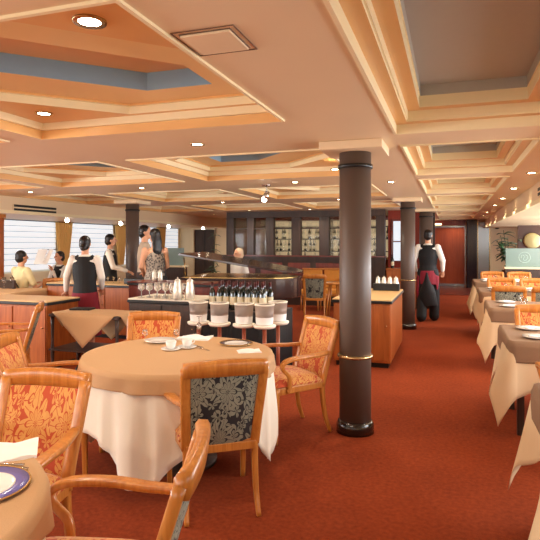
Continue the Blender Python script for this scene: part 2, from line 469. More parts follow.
def blind(X, s, y0, y1, label):
    b = MB(); x = X-s*.03; n = 9; z0, z1 = .9, ZS-.02; h = (z1-z0)/n
    t = thing('window_blind', (x, (y0+y1)/2, z0), 0, label, 'blind', 'white pleated blinds on the windows')
    yy = (y1-y0)/2
    for k in range(n):   # soft pleats, each lapping the one below
        za, zb = k*h, (k+1)*h
        b.add([(s*.012,-yy,za+.0),(s*.012,yy,za),(-s*.012,yy,za+h*.12),(-s*.012,-yy,za+h*.12),(s*.004,yy,zb),(s*.004,-yy,zb)], [(0,1,2,3),(3,2,4,5)])
    b.build('fabric', BLIND, t, solid=.004)
    q = MB(); q.box(-.02,.02,-yy,yy,z1-z0-.002,z1-z0+.018)
    for k in range(1, n): q.box(-s*.016-.002, -s*.016+.002, -yy, yy, k*h+h*.02, k*h+h*.09)
    q.build('rail', BRAIL, t)
wn = 0
names = ['far left behind the seated man', 'behind the waitress', 'behind the couple', 'in the far corner']
for i, (y0, y1) in enumerate(wins):
    wn += 1; window(wn, XL, -1, y0, y1)
    lab = {5:'white pleated blind on the leftmost window, behind the man reading a menu', 6:'white pleated blind behind the seated man with a menu and the seated woman',
           7:'white pleated blind behind the standing waiter by the window', 8:'white pleated blind on the window behind the couple near the round column', 9:'narrow white pleated blind in the far left corner'}.get(i+1, 'white pleated blind beside the left edge, outside the picture')
    if i >= 4: lab = ['white pleated blind at the extreme left edge of the picture', 'white pleated blind on the window behind the seated man reading a menu',
        'white pleated blind on the window behind the waiter standing in profile', 'white pleated blind on the window behind the couple and the round column', 'narrow white pleated blind on the last window before the left end wall'][i-4]
    if y1 > 5: blind(XL, -1, y0, y1, lab)
LB = emis('daylight_pane', (.9, .95, 1, 1), 3.2)
for i, (y0, y1) in enumerate(winsR): wn += 1; window(wn, XR, 1, y0, y1)
# daylight entering through the windows that have no visible blind
def area(name, loc, rot, sx, sy, e, col):
    l = bpy.data.lights.new(name, 'AREA'); l.shape = 'RECTANGLE'; l.size = sx; l.size_y = sy; l.energy = e; l.color = col
    o = bpy.data.objects.new(name, l); C.objects.link(o); o.location = loc; o.rotation_euler = rot; return o
for (y0, y1) in winsR: area('fill_daylight', (XR+.02, (y0+y1)/2, 1.42), (0, R(90), 0), 1.0, y1-y0, 10 if y0 < 3 else (58 if y0 < 12 else 32), (.95,.97,1))
for (y0, y1) in wins[:4]: area('fill_daylight', (XL-.02, (y0+y1)/2, 1.42), (0, R(-90), 0), 1.0, y1-y0, 85, (.95,.97,1))
m = MB(); m.box(XL-.2,XR+.2,YB-.2,YB,0,.86); m.box(XL-.2,XR+.2,YB-.2,YB,1.97,2.8)
for a, b_ in ((XL-.2,-7.2),(-5.2,-4.6),(-2.6,-2.0),(0,XR+.2)): m.box(a,b_,YB-.2,YB,.86,1.97)
struct('wall_back', m, WALLC)
for a in (-7.2,-4.6,-2.0):  # unseen windows added behind the viewpoint, their lamps brighten the foreground
    wn += 1; m = MB()
    for q in ((a,a+.05,.86,1.97),(a+1.95,a+2,.86,1.97),(a+.05,a+1.95,.86,.91),(a+.05,a+1.95,1.92,1.97)): m.box(q[0],q[1],YB-.12,YB-.05,q[2],q[3])
    w_ = struct('window_%d' % wn, m, SILL); g = MB(); g.box(a+.05,a+1.95,YB-.09,YB-.08,.91,1.92); g.build('pane', GLASS, w_)
    area('fill_daylight', (a+1, YB+.01, 1.42), (R(-90), 0, PI), 1.9, 1.0, 30 if a < -3 else 7, (1,.97,.92))
m = MB(); m.box(XL, -8.32, 16.5, 16.7, 0, ZC+.1); m.box(-7.44, -5.3, 16.5, 16.7, 0, ZC+.1); m.box(-8.32,-7.44,16.5,16.7,2.0,ZC+.1); struct('wall_far_left', m, WALLC)
m = MB(); m.box(-8.28,-7.48,16.54,16.60,0.0,1.97); d1 = struct('door_1', m, DKW)
m = MB(); m.box(-8.30,-8.26,16.46,16.54,0,1.99); m.box(-7.5,-7.46,16.46,16.54,0,1.99); m.box(-8.26,-7.5,16.46,16.54,1.95,1.99); m.build('door_frame', WALLC, d1)
m = MB(); m.box(-7.89,-7.87,16.53,16.54,0.02,1.95); m.build('door_gap', BLACK, d1)
m = MB(); m.tube([(-7.95,16.49,1.0),(-7.95,16.49,1.25)], .012); m.tube([(-7.95,16.49,1.02),(-7.95,16.54,1.02)],.008); m.tube([(-7.95,16.49,1.23),(-7.95,16.54,1.23)],.008); m.build('door_handle', BRASS, d1)
m = MB(); m.box(XL,XL+.03,16.7,16.72,0,.1); 
# far end wall of the aisle
m = MB(); m.box(-.75,-.60,YE,YE+.15,0,ZC+.1); m.box(-.60,.45,YE,YE+.15,2.07,ZC+.1); m.box(.45,XR,YE,YE+.15,0,ZC+.1); struct('wall_far', m, WALLC)
m = MB(); m.box(-.60,.45,YE+.02,YE+.08,0,2.07); d2 = struct('door_2', m, DOORR)
m = MB(); m.box(-.60,-.56,YE-.04,YE+.02,0,2.07); m.box(.41,.45,YE-.04,YE+.02,0,2.07); m.box(-.56,.41,YE-.04,YE+.02,2.03,2.07); m.build('door_frame', BRIGHT, d2)
m = MB(); m.box(-.55,.40,YE+.0,YE+.02,.02,.12); m.build('kick_plate', BRIGHT, d2)
m = MB(); m.tube([(-.48,YE-.05,.95),(-.48,YE-.05,1.15)], .012); m.tube([(-.48,YE-.05,.97),(-.48,YE+.02,.97)],.008); m.tube([(-.48,YE-.05,1.13),(-.48,YE+.02,1.13)],.008); m.build('door_handle', BRASS, d2)
m = MB(); m.box(-.60,.45,YE-.03,YE,2.09,ZC); tag(m.build('lintel_panel', REDW), 'dark red timber panel above the far cherry door', 'panel')
m = MB(); m.box(.47,.80,YE-.35,YE-.002,0,ZC-.002); tag(m.build('glossy_pilaster', mat('blue_black_gloss', rgb(20,24,34), .15, coat=.6), bevel=.02), 'glossy blue-black pilaster right of the far cherry door', 'pilaster')
m = MB(); m.box(.84,1.18,YE-.03,YE,.05,ZC-.08); t = tag(m.build('mirror_panel', BRIGHT), 'grey reflective panel between the blue-black pilaster and the cream wall', 'panel')
m = MB(); m.box(.81,.84,YE-.05,YE,0,ZC); m.box(1.18,1.21,YE-.05,YE,0,ZC); m.build('frame', BRASS, t)
# aisle side wall behind the third column, bar room shell
m = MB(); m.box(-.75,-.62,13.3,YE,0,ZC); struct('wall_passage', m, WALLR)
m = MB(); m.box(-5.4,-.62,15.6,15.75,0,ZC); m.box(-5.42,-5.3,12.75,16.6,0,ZC); struct('wall_bar', m, REDW)

# ------------------------------------------------------------------ bar partition with openings
YP = 12.6
ops = [(-5.2,-4.85),(-4.66,-4.34),(-4.14,-3.69),(-3.46,-3.0),(-2.76,-2.31),(-2.07,-1.66)]
t = thing('bar_partition', (-3.4, YP, 0), 0, 'dark walnut partition wall with a row of tall glazed openings before the bar', 'partition')
T = Matrix.Translation((3.4, -YP, 0))
m = MB(); m.box(-5.4,-1.45,YP,YP+.14,0,1.2,T=T); m.box(-5.4,-1.45,YP,YP+.14,2.13,ZC-.002,T=T)
e = [-5.4]+[v for w in ops for v in w]+[-1.45]
m.build('wall_panel', DKW, t)
for k in range(0, len(e), 2):
    m = MB(); m.box(e[k]+.0,e[k+1]-.0,YP-.02,YP+.14,1.2,2.13,T=T); m.build('post', DKW, t, bevel=.008)
m = MB(); m.box(-5.42,-1.43,YP-.06,YP+.16,1.17,1.2,T=T); m.build('ledge', REDW, t, bevel=.005)
for (a, b_) in ops:
    m = MB(); m.box(a,b_,YP+.06,YP+.068,1.2,2.13,T=T); pn = m.build('pane', PANE, t)
    m = MB(); m.box(a,b_,YP+.05,YP+.08,1.84,1.87,T=T); m.build('glazing_bar', DKW, t)
for k, x in enumerate([-4.9,-4.2,-3.5,-2.8,-2.1]):
    m = MB(); m.box(x-.28,x+.28,YP-.02,YP,.35,1.02,T=T); m.build('raised_panel', REDW, t, bevel=.008)
# back bar
t = thing('back_bar', (-3.3, 15.3, 0), 0, 'lit back bar shelving full of bottles seen through the partition', 'shelving')
m = MB(); m.box(-1.9,1.9,.2,.25,.9,2.15); m.build('backlit_panel', SCREEN, t)
m = MB(); m.box(-2,2,-.2,.24,0,.95); m.build('cabinet', REDW, t, bevel=.01)
for z in (1.25,1.6,1.95):
    m = MB(); m.box(-1.95,1.95,-.08,.2,z,z+.025); m.build('shelf', DKW, t)
for x in (-1.95,-.98,0,.98,1.93):
    m = MB(); m.box(x-.03,x+.03,-.1,.2,.95,2.2); m.build('upright', DKW, t)
t = thing('bar_counter', (-3.3, 14.1, 0), 0, 'long bar counter behind the walnut partition', 'counter')
m = MB(); m.box(-1.9,1.9,-.25,.25,0,1.08); m.build('front', CABW, t, bevel=.01)
m = MB(); m.box(-1.95,1.95,-.32,.3,1.08,1.13); m.build('counter_top', TOPM, t, bevel=.01)

# red bay to the right of the partition
m = MB(); m.box(-1.45,-.62,13.2,13.35,0,ZC); t = struct('wall_bay', m, WALLR)
t = thing('bay_mirror', (-1.12, 13.17, 1.0), 0, 'bright framed panel on the red wall beside the second column', 'panel')
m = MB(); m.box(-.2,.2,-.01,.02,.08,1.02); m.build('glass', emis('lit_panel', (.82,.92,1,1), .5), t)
m = MB()
for a in ((-.24,-.2,.04,1.06),(.2,.24,.04,1.06),(-.2,.2,.04,.08),(-.2,.2,1.02,1.06),(-.2,.2,.52,.55)): m.box(a[0],a[1],-.03,.02,a[2],a[3])
m.build('frame', REDW, t)
t = thing('bay_counter', (-1.12, 12.8, 0), 0, 'cherry wood side counter below the bright panel on the red wall', 'counter')
m = MB(); m.box(-.3,.34,-.2,.3,0,.88); m.build('cabinet', CABW, t, bevel=.01)
m = MB(); m.box(-.32,.36,-.23,.32,.88,.92); m.build('counter_top', CABW, t, bevel=.01)

# ------------------------------------------------------------------ round columns
def column(x, y, r, label, ringz=None, block=True, top=ZC):
    t = thing('round_column', (x, y, 0), 0, label, 'column')
    m = MB(); m.lathe([(r,0),(r,top-.0)], 40); m.build('shaft', COLM, t)
    m = MB(); m.lathe([(r+.002,0),(r+.024,.0),(r+.024,.06),(r+.015,.085),(r+.002,.1)], 40); m.build('base_ring', mat('base_gloss', rgb(30,24,22), .15, coat=.6), t)
    if ringz: m = MB(); m.lathe([(r,ringz-.014),(r+.014,ringz-.01),(r+.016,ringz),(r+.014,ringz+.01),(r,ringz+.014)], 40, cap=False); m.build('rub_ring', BRASS, t)
    m = MB(); m.lathe([(r,2.09),(r+.012,2.09),(r+.012,2.12),(r,2.12)], 40, cap=False); m.build('collar', BLACK, t)
    if block: m = MB(); m.box(-.24,.24,-.24,.24,top-.065,top+.0); m.build('capital', SOFF, t, bevel=.006)
    return t
column(-.73, 4.30, .125, 'large brown round column with a brass ring, in front, centre right', .605)
column(-5.6, 8.66, .12, 'brown round column standing on the left, before the windows')
column(-.73, 9.75, .125, 'brown round column behind the cherry cabinet, beside the walking waiter', .85)
column(-.56, 12.95, .15, 'reddish brown round column furthest back, at the bar end')
m = MB(); m.box(-.40,-.37,13.2,13.3,0,ZC-.01); m.box(-.62,-.40,13.2,13.3,0,ZC-.01); tag(m.build('corner_panel', DKW), 'dark walnut corner panel just behind the furthest column', 'panel')

# ------------------------------------------------------------------ chairs
def smooth_path(pts, n=5):
    out = []; P_ = [Vector(p) for p in pts]
    for i in range(len(P_)-1):
        p0 = P_[max(i-1,0)]; p1 = P_[i]; p2 = P_[i+1]; p3 = P_[min(i+2,len(P_)-1)]
        for k in range(n):
            t = k/n
            out.append(.5*((2*p1)+(p2-p0)*t+(2*p0-5*p1+4*p2-p3)*t*t+(3*p1-p0-3*p2+p3)*t**3))
    out.append(P_[-1]); return out
def pad(m, w0, w1, z0, z1, yf, t, front=1, bulge=.02):
    """upholstered back pad following the bowed, raked back"""
    nu, nv = 16, 16; g = []
    for j in range(nv+1):
        v = j/nv; z = z0+(z1-z0)*v; w = w0+(w1-w0)*v
        row = []
        for i in range(nu+1):
            u = -1+2*i/nu
            b = (1-abs(u)**5)*(1-abs(2*v-1)**5)
            row.append((u*w, yf(u, z)+front*(t+bulge*b), z))
        g.append(row)
    vs = [p for r in g for p in r]; n = nu+1
    fs = []
    for j in range(nv):
        for i in range(nu):
            q = (j*n+i, j*n+i+1, (j+1)*n+i+1, (j+1)*n+i)
            fs.append(q if front < 0 else q[::-1])
    m.add(vs, fs, 0, True)
    # back skin
    vs2 = [(u_[0], yf(0 if False else (u_[0]/max(1e-6, (w0+(w1-w0)*((u_[2]-z0)/(z1-z0))))), u_[2]), u_[2]) for u_ in vs]
    m.add(vs2, [f[::-1] for f in fs], 0, True)
    # rim
    bd = [i for i in range(n)]+[j*n+nu for j in range(1,nv+1)]+[nv*n+i for i in range(nu-1,-1,-1)]+[j*n for j in range(nv-1,0,-1)]
    vv = [vs[i] for i in bd]+[vs2[i] for i in bd]; k = len(bd)
    m.add(vv, [(i,(i+1)%k,(i+1)%k+k,i+k) for i in range(k)], 0, True)
def make_chair(arms=True):
    t = thing('dining_armchair' if arms else 'dining_chair', (0,0,0), 0, 'chair', 'chair')
    rake = lambda z: -.215-.13*max(0, (z-.40))/.46*(1+.15*max(0,(z-.4)))
    yf = lambda u, z: rake(z)-.022*(1-u*u)
    m = MB()
    # seat pad
    n = 14; top = []; 
    for j in range(n+1):
        for i in range(n+1):
            u, v = -1+2*i/n, -1+2*j/n
            w = .235+.02*v
            e = (1-abs(u)**6)*(1-abs(v)**6)
            top.append((u*w, .02+v*.225, .425+.055*e**.5+.012*(1-u*u)*(1-v*v)))
    N_ = n+1; fs = [(j*N_+i, j*N_+i+1, (j+1)*N_+i+1, (j+1)*N_+i) for j in range(n) for i in range(n)]
    m.add(top, fs, 0, True)
    m.box(-.228,.228,-.20,.24,.415,.43)
    m.build('seat_cushion', FAB_O, t)
    m = MB()
    m.box(-.225,.225,.215,.245,.365,.42); m.box(-.21,.21,-.235,-.20,.35,.41)
    for s in (-1,1): m.tube([(s*.20,-.22,.39),(s*.235,.23,.39)], [(.014,.028)]*2, sq=True, smooth=False)
    m.build('seat_rail', CHW, t, bevel=.004)
    m = MB(); pad(m, .178, .194, .40, .805, yf, .006, 1, .022); m.build('back_cushion', FAB_O, t)
    m = MB(); pad(m, .178, .194, .40, .805, yf, .008, -1, .010); tag(m.build('back_upholstery', FAB_B, t), 'grey and black floral rear fabric')
    # crest rail: bowed, thicker at centre, ears turned back
    m = MB(); rs = []
    for i in range(17):
        u = -1+2*i/16; x = u*.226; y = yf(u, .845)-.004; zc = .846-.008*u*u; hh = .044-.006*u*u; th = .019+.004*abs(u)**3
        rs.append([Vector((x, y+th, zc-hh)), Vector((x, y+th*1.05, zc+hh*.6)), Vector((x, y+th*.5, zc+hh)), Vector((x, y-th*.9, zc+hh*.95)), Vector((x, y-th*1.3, zc+hh*.5)), Vector((x, y-th*.8, zc-hh))])
    m.rings(rs); m.build('crest_rail', CHW, t)
    m = MB(); m.box(-.195,.195,yf(0,.39)-.012,yf(0,.39)+.02,.355,.40); m.build('lower_rail', CHW, t, bevel=.004)
    for s in (-1,1):
        pth = smooth_path([(s*.192,-.215,.38),(s*.197,rake(.5),.5),(s*.205,rake(.66),.66),(s*.212,rake(.84),.84)], 4)
        m = MB(); m.tube(pth, [(.026,.019)]*len(pth), sq=True, up=(0,1,0)); m.build('back_post', CHW, t)
        pth = smooth_path([(s*.192,-.215,.41),(s*.192,-.225,.28),(s*.194,-.25,.12),(s*.198,-.295,0)], 4)
        m = MB(); m.tube(pth, [(.019-.007*k/(len(pth)-1),.021-.007*k/(len(pth)-1)) for k in range(len(pth))], sq=True, up=(0,1,0)); m.build('leg', CHW, t)
        pth = smooth_path([(s*.235,.225,.41),(s*.235,.228,.25),(s*.233,.232,0)], 4)
        m = MB(); m.tube(pth, [(.022-.008*k/(len(pth)-1),)*2 for k in range(len(pth))], sq=True, up=(0,1,0)); m.build('leg', CHW, t)
        if arms:
            pth = smooth_path([(s*.207,rake(.62)+.01,.635),(s*.235,-.16,.632),(s*.270,-.02,.636),(s*.280,.12,.632),(s*.278,.195,.605),(s*.268,.19,.56),(s*.256,.13,.50),(s*.248,.12,.42),(s*.246,.13,.38)], 5)
            k = len(pth); m = MB()
            rr = []
            for i in range(k):
                f = i/(k-1); rr.append((.020+.008*max(0,sin(PI*min(1,f*1.8))) , .014) if f < .55 else (.017,.015))
            m.tube(pth, rr, sq=True); m.build('armrest', CHW, t)
    return t
chair = make_chair(True); side = make_chair(False)
def putchair(p, x, y, rz, label, group=None): return place(p, USED, (x, y, 0), R(rz), label, group)
putchair(chair, -1.335, 2.92, 35, 'armchair showing its grey and black floral back, at the main round table')
putchair(chair, -1.825, 1.79, 186.5, 'orange floral armchair facing the camera behind the cropped lower left table')
putchair(chair, -1.10, 1.41, 109, 'beech armchair cropped by the bottom edge, seen edge-on in the foreground')
putchair(chair, -2.50, 2.98, -66, 'armchair cut by the left edge, left of the round table with tan cloth')
putchair(chair, -4.36, 4.36, 127, 'armchair seen from the side before the left cherry cabinet')
putchair(chair, -2.42, 3.93, 198, 'armchair with orange floral back on the far side of the round table')
putchair(chair, -1.26, 4.14, 138.6, 'armchair with orange floral back and seat, between the round table and the large column')
# right-hand row chairs
rt = [2.35, 4.55, 6.8, 9.0, 11.25]
names_r = ['nearest, cropped','second','third','fourth','furthest']
for i, far, near in ((1,1,0),(3,1,1),(4,1,0)):
    for dx, w in ((.40,'aisle side'), (.93,'wall side')):
        x = .43+dx; y = rt[i]
        if far: putchair(side, x, y+1.03, 180, 'beech chair facing the camera, far side of %s right-hand table, %s' % (names_r[i], w), 'chairs along the right-hand tables')
        if near: putchair(side, x-.05, y-.20, 0, 'dark-backed beech chair, near side of %s right-hand table, %s' % (names_r[i], w), 'chairs along the right-hand tables')
putchair(chair, .88, 4.18, 0, 'beech armchair cut by the right edge, near side of the second right-hand table')
x, y = P(49, 9.1); putchair(side, x, y, 200, 'orange-backed chair between the seated man and the waitress, left side')
# lounge by the partition
def settee(x, y, rz, w, label):
    t = thing('lounge_armchair', (x,y,0), R(rz), label, 'armchair')
    m = MB(); m.box(-w/2,w/2,-.25,.25,.36,.46); m.build('seat_cushion', GOLDF, t, bevel=.03)
    m = MB(); m.box(-w/2,w/2,-.33,-.26,.46,.88); m.build('back_cushion', GOLDF, t, bevel=.02)
    m = MB(); m.box(-w/2-.02,w/2+.02,-.35,-.24,.88,.92); m.box(-w/2-.02,w/2+.02,-.27,.27,.32,.36); m.build('frame', CHW, t, bevel=.006)
    for s in (-1,1):
        m = MB(); m.tube(smooth_path([(s*w/2,-.3,.66),(s*(w/2+.02),.1,.66),(s*(w/2+.02),.2,.6),(s*w/2,.22,.4)],4), .02); m.build('armrest', CHW, t)
        for yy in (-.25,.23): m = MB(); m.tube([(s*(w/2-.04),yy,.34),(s*(w/2-.03),yy,0)], [.022,.015]); m.build('leg', CHW, t)
x, y = P(311, 12.2); settee(x, y, 186, .44, 'gold upholstered armchair against the walnut partition, left of the pair')
x, y = P(331, 12.2); settee(x, y, 180, .44, 'gold upholstered armchair against the walnut partition, right of the pair')
x, y = P(315, 11.0); putchair(side, x, y, 12, 'dark-backed chair facing the gold armchairs, seen from behind')
x, y = P(334, 10.9)
t = thing('small_round_table', (x, y, 0), 0, 'small round wooden table beside the gold armchairs, left of the large column', 'table')
m = MB(); m.lathe([(.0,.68),(.3,.68),(.31,.70),(.3,.715),(0,.715)], 28); m.build('tabletop', CHW, t)
for k in range(4):
    a = PI/4+k*PI/2; m = MB(); m.tube([(.1*cos(a),.1*sin(a),.68),(.2*cos(a),.2*sin(a),0)], [.022,.016]); m.build('leg', CHW, t)

# ------------------------------------------------------------------ cloths and tables
def cloth(name, outline, z, mt, loc, flare=.18, fold=.018, nf=26, seed=0, label='', cat='tablecloth', group=None, rz=0, zt=.003, ramp=2.6):
    """outline: list of (x,y,nx,ny,drop)"""
    rnd = random.Random(seed); ph = rnd.random()*6
    m = MB(); n = len(outline); rows_ = 12
    rs = [[Vector((x*.3,y*.3,z+zt)) for x,y,_,_,_ in outline], [Vector((x*.97,y*.97,z+zt)) for x,y,_,_,_ in outline]]
    for j in range(rows_+1):
        f = j/rows_; r = []
        for k, (x,y,nx,ny,dr) in enumerate(outline):
            a = 2*PI*k/n
            w = sin(a*nf+ph)*.6+sin(a*(nf*.57)+ph*2+1)*.5+.3*sin(a*nf*1.7+ph)
            dd = dr*f; out = .008+.012*min(1,f*6)+flare*dd*(.35+.3*sin(a*4+ph))*.5+fold*w*min(1,max(0,dd-.02)*ramp)
            zz = z+zt-dd+(.008*(1-f) if j == 0 else 0)-.004
            r.append(Vector((x+nx*max(out,.006), y+ny*max(out,.006), max(zz, .015))))
        rs.append(r)
    m.rings(rs, cap=False); nn = len(m.v)
    m.f.append(list(reversed(range(n)))); m.m.append(0); m.smooth.append(True)
    m.f = [f[::-1] for f in m.f]
    o = m.build(name, mt, None, solid=.0025); o.location = (loc[0], loc[1], 0); o.rotation_euler = (0,0,rz)
    return tag(o, label, cat, group)
def round_outline(r, S, ang=0, n=144, cap=9):
    out = []
    for k in range(n):
        a = 2*PI*k/n; b = a-ang
        rho = S/2/max(abs(cos(b)), abs(sin(b))); rho = min(rho, r+cap) + (.012*sin(a*5+1)+.008*sin(a*11))*min(1, cap*4)
        out.append((r*cos(a), r*sin(a), cos(a), sin(a), rho-r))
    return out
def rect_outline(w, l, o, rc=.05, kc=1.9, ke=.55):
    out = []; 
    cs = [(w/2-rc,l/2-rc,0),(-w/2+rc,l/2-rc,PI/2),(-w/2+rc,-l/2+rc,PI),(w/2-rc,-l/2+rc,1.5*PI)]
    for q, (cx,cy,a0) in enumerate(cs):
        for k in range(13):
            a = a0+PI/2*k/12; nx, ny = cos(a), sin(a)
            out.append((cx+rc*nx, cy+rc*ny, nx, ny, o*(1+kc*(1/max(abs(nx),abs(ny))-1))+o*ke))
        nxt = cs[(q+1) % 4]; a = a0+PI/2; nx, ny = cos(a), sin(a)
        p0 = (cx+rc*nx, cy+rc*ny); p1 = (nxt[0]+rc*nx, nxt[1]+rc*ny)
        for k in range(1, 16):
            f = k/16; e = min(f, 1-f)*math.dist(p0, p1)
            ex = o*ke*max(0, 1-e/.30)
            out.append((p0[0]+(p1[0]-p0[0])*f, p0[1]+(p1[1]-p0[1])*f, nx, ny, o+ex))
    return out
def pedestal(x, y, r, label, h=.73):
    t = thing('round_table', (x,y,0), 0, label, 'table')
    m = MB(); m.lathe([(0,h-.03),(r,h-.03),(r,h),(0,h)], 48); m.build('tabletop', CABW, t)
    m = MB(); m.lathe([(.05,0.04),(.05,h-.03)], 20); m.build('pillar', DKW, t)
    m = MB(); m.lathe([(0,0),(.26,0),(.26,.03),(.05,.05),(0,.05)], 28); m.build('foot', DKW, t)
    return t
MT = (-1.78, 3.33); LT = (-1.70, .97)
for (c, nm, s1, ang) in ((MT, 'main round table in the middle', 3, R(52)), (LT, 'cropped round table at lower left', 9, R(40))):
    pedestal(c[0], c[1], .612, 'round pedestal table hidden under the cloths, '+nm)
    cloth('undercloth', round_outline(.618, 2.0, ang, cap=.64), .732, LINEN, c, .03, .032, 20, seed=s1, label= 'long cream undercloth hanging almost to the carpet on the '+nm, cat='tablecloth')
    cloth('overcloth', round_outline(.634, 1.60, ang+R(38), cap=.105), .738, OVER, c, .05, .016, 17, seed=s1+1, ramp=9, label= 'tan overcloth covering the top of the '+nm, cat='tablecloth')
ZT = .742
cols_r = ['cropped at the right edge in the foreground', 'nearest fully visible', 'second in the row', 'third in the row', 'furthest, next to the far door']
for i, y in enumerate(rt):
    x0, w, l = .43, 1.15, .86
    cx, cy = x0+w/2, y+l/2
    t = thing('dining_table', (cx,cy,0), 0, 'rectangular table under brown cloth on the right, '+cols_r[i], 'table', 'tables in the right-hand row')
    m = MB(); m.box(-w/2+.01,w/2-.01,-l/2+.01,l/2-.01,.70,.73); m.build('tabletop', CABW, t)
    for sx in (-1,1):
        for sy in (-1,1): m = MB(); m.box(sx*(w/2-.08)-.025,sx*(w/2-.08)+.025,sy*(l/2-.08)-.025,sy*(l/2-.08)+.025,0,.70); m.build('leg', DKW, t)
    cloth('undercloth', rect_outline(w, l, .27), .732, LINENY, (cx,cy), .95, .003, 12, i*3+1, 'pointed ivory undercloth, right-hand table '+cols_r[i], 'tablecloth', 'ivory undercloths of the right-hand row')
    cloth('overcloth', rect_outline(w+.016, l+.016, .155, kc=.3, ke=.0), .738, OVERB, (cx,cy), .10, .002, 12, i*3+2, 'brown overcloth, right-hand table '+cols_r[i], 'tablecloth', 'brown overcloths of the right-hand row')
x, y = -6.85, 6.95
t = thing('dining_table', (x,y,0), 0, 'rectangular table under pale cloth on the far left beside the window', 'table')
m = MB(); m.box(-.5,.5,-.4,.4,.70,.73); m.build('tabletop', CABW, t)
for sx in (-1,1):
    for sy in (-1,1): m = MB(); m.box(sx*.42-.025,sx*.42+.025,sy*.32-.025,sy*.32+.025,0,.70); m.build('leg', DKW, t)
cloth('overcloth', rect_outline(1.02,.82,.22), .735, OVER, (x,y), .1, .006, 24, 77, 'tan cloth on the table by the left windows')

# ------------------------------------------------------------------ table ware
def make_plate(rim, name='plate', r=.13):
    t = thing(name, (0,0,0), 0, 'plate', 'plate')
    m = MB(); m.lathe([(0,.002),(r*.55,.0),(r*.69,.004),(r*.69,.010),(r*.66,.0105),(r*.58,.007),(0,.006)], 40); m.build('well', WHITE, t)
    m = MB(); m.lathe([(r*.68,.004),(r*.98,.009),(r*.98,.012),(r*.68,.009)], 40, cap=False); m.build('rim', rim, t)
    m = MB(); m.lathe([(r*.975,.008),(r*1.0,.010),(r*.99,.014),(r*.965,.012)], 40, cap=False); m.build('edge', GOLDC, t)
    return t
def make_white(r=.115, name='plate'):
    m = MB(); m.lathe([(0,.0),(r*.55,.0),(r*.65,.006),(r,.016),(r,.020),(r*.62,.010),(0,.007)], 36)
    o = m.build(name, WHITE); return tag(o, 'plate', 'plate')
def make_glass(name='wine_glass', h=.17, r=.036):
    m = MB(); m.lathe([(0,0),(r*.95,0),(r*.95,.003),(.006,.008),(.004,h*.45),(.012,h*.5),(r*.95,h*.62),(r,h*.75),(r*.82,h),(r*.78,h),(r*.96,h*.75),(r*.9,h*.63),(.006,h*.53),(0,h*.53)], 20)
    return tag(m.build(name, GLASS), 'glass', 'glass')
def make_cup():
    t = thing('coffee_cup', (0,0,0), 0, 'cup', 'cup')
    m = MB(); m.lathe([(0,.0),(.05,.002),(.07,.012),(.07,.015),(.03,.008),(0,.008)], 28); m.build('saucer', WHITE, t)
    m = MB(); m.lathe([(0,.010),(.025,.010),(.032,.03),(.040,.065),(.037,.065),(.029,.03),(.02,.016),(0,.016)], 24); m.build('bowl', WHITE, t)
    m = MB(); m.tube(smooth_path([(.037,0,.055),(.058,0,.055),(.060,0,.035),(.033,0,.028)],4), .004, 8); m.build('handle', WHITE, t)
    return t
def make_napkin():
    m = MB(); n = 12; vs = []
    for j in range(n+1):
        for i in range(n+1):
            u, v = i/n, j/n
            vs.append(((u-.5)*.17, (v-.5)*.12, .006+.012*sin(PI*u)*sin(PI*v)+.004*sin(u*9+v*5)))
    N_ = n+1
    m.add(vs, [(j*N_+i,j*N_+i+1,(j+1)*N_+i+1,(j+1)*N_+i) for j in range(n) for i in range(n)], 0, True)
    m.add([(-.085,-.06,.0),(.085,-.06,.0),(.085,.06,.0),(-.085,.06,.0)], [(3,2,1,0)])
    bd = [i for i in range(N_)]+[j*N_+n for j in range(1,N_)]+[n*N_+i for i in range(n-1,-1,-1)]+[j*N_ for j in range(n-1,0,-1)]
    vv = [vs[i] for i in bd]+[(vs[i][0],vs[i][1],0) for i in bd]; k = len(bd)
    m.add(vv, [(i,(i+1)%k,(i+1)%k+k,i+k) for i in range(k)], 0, True)
    return tag(m.build('napkin', NAP), 'napkin', 'napkin')
def make_knife():
    m = MB(); m.tube([(0,0,.006),(0,.09,.006)], [(.006,.004),(.005,.003)], 8); m.tube([(0,.09,.006),(0,.17,.006),(0,.21,.006)], [(.008,.0015),(.009,.0015),(.002,.001)], 8)
    return tag(m.build('table_knife', CHROME), 'knife', 'cutlery')
def make_fork():
    m = MB(); m.tube([(0,0,.006),(0,.11,.006),(0,.14,.008)], [(.006,.003),(.003,.002),(.010,.0015)], 8)
    for x in (-.0085,-.003,.003,.0085): m.tube([(x,.14,.008),(x,.19,.005)], [(.0014,.001)]*2, 6)
    return tag(m.build('fork', CHROME), 'fork', 'cutlery')
pb = make_plate(BLUE, 'blue_rimmed_plate', .145); pn_ = make_plate(NAVY, 'dinner_plate', .125); pw = make_white(); gl = make_glass(); cup = make_cup(); nap = make_napkin(); kn = make_knife(); fk = make_fork()
def polar(c, ang, r, dz=0): return (c[0]+r*cos(ang), c[1]+r*sin(ang), ZT+dz)
def cam_xy(px, py, z):   # where a table-top spot seen in the picture lies at height z
    d = (1.5-z)*540/(py-243); return P(px, d)
def tt(px, py, z=ZT): a = cam_xy(px, py, z); return (a[0], a[1], z)
place(pb, USED, tt(-20, 489), 0, 'blue-rimmed white plate on the cropped table at lower left')
place(nap, USED, tt(-1, 454), R(40), 'large white folded napkin on the cropped table at lower left', scale=1.5)
place(kn, USED, tt(28, 470), R(112), 'steel knife above the blue-rimmed plate, lower left table')
place(fk, USED, tt(24, 466), R(108), 'steel fork above the blue-rimmed plate, lower left table')
place(pn_, USED, tt(236, 344), 0, 'navy-rimmed plate on the right part of the main round table')
place(nap, USED, tt(249, 351.5), R(30), 'white napkin beside the navy-rimmed plate on the main round table', scale=.95)
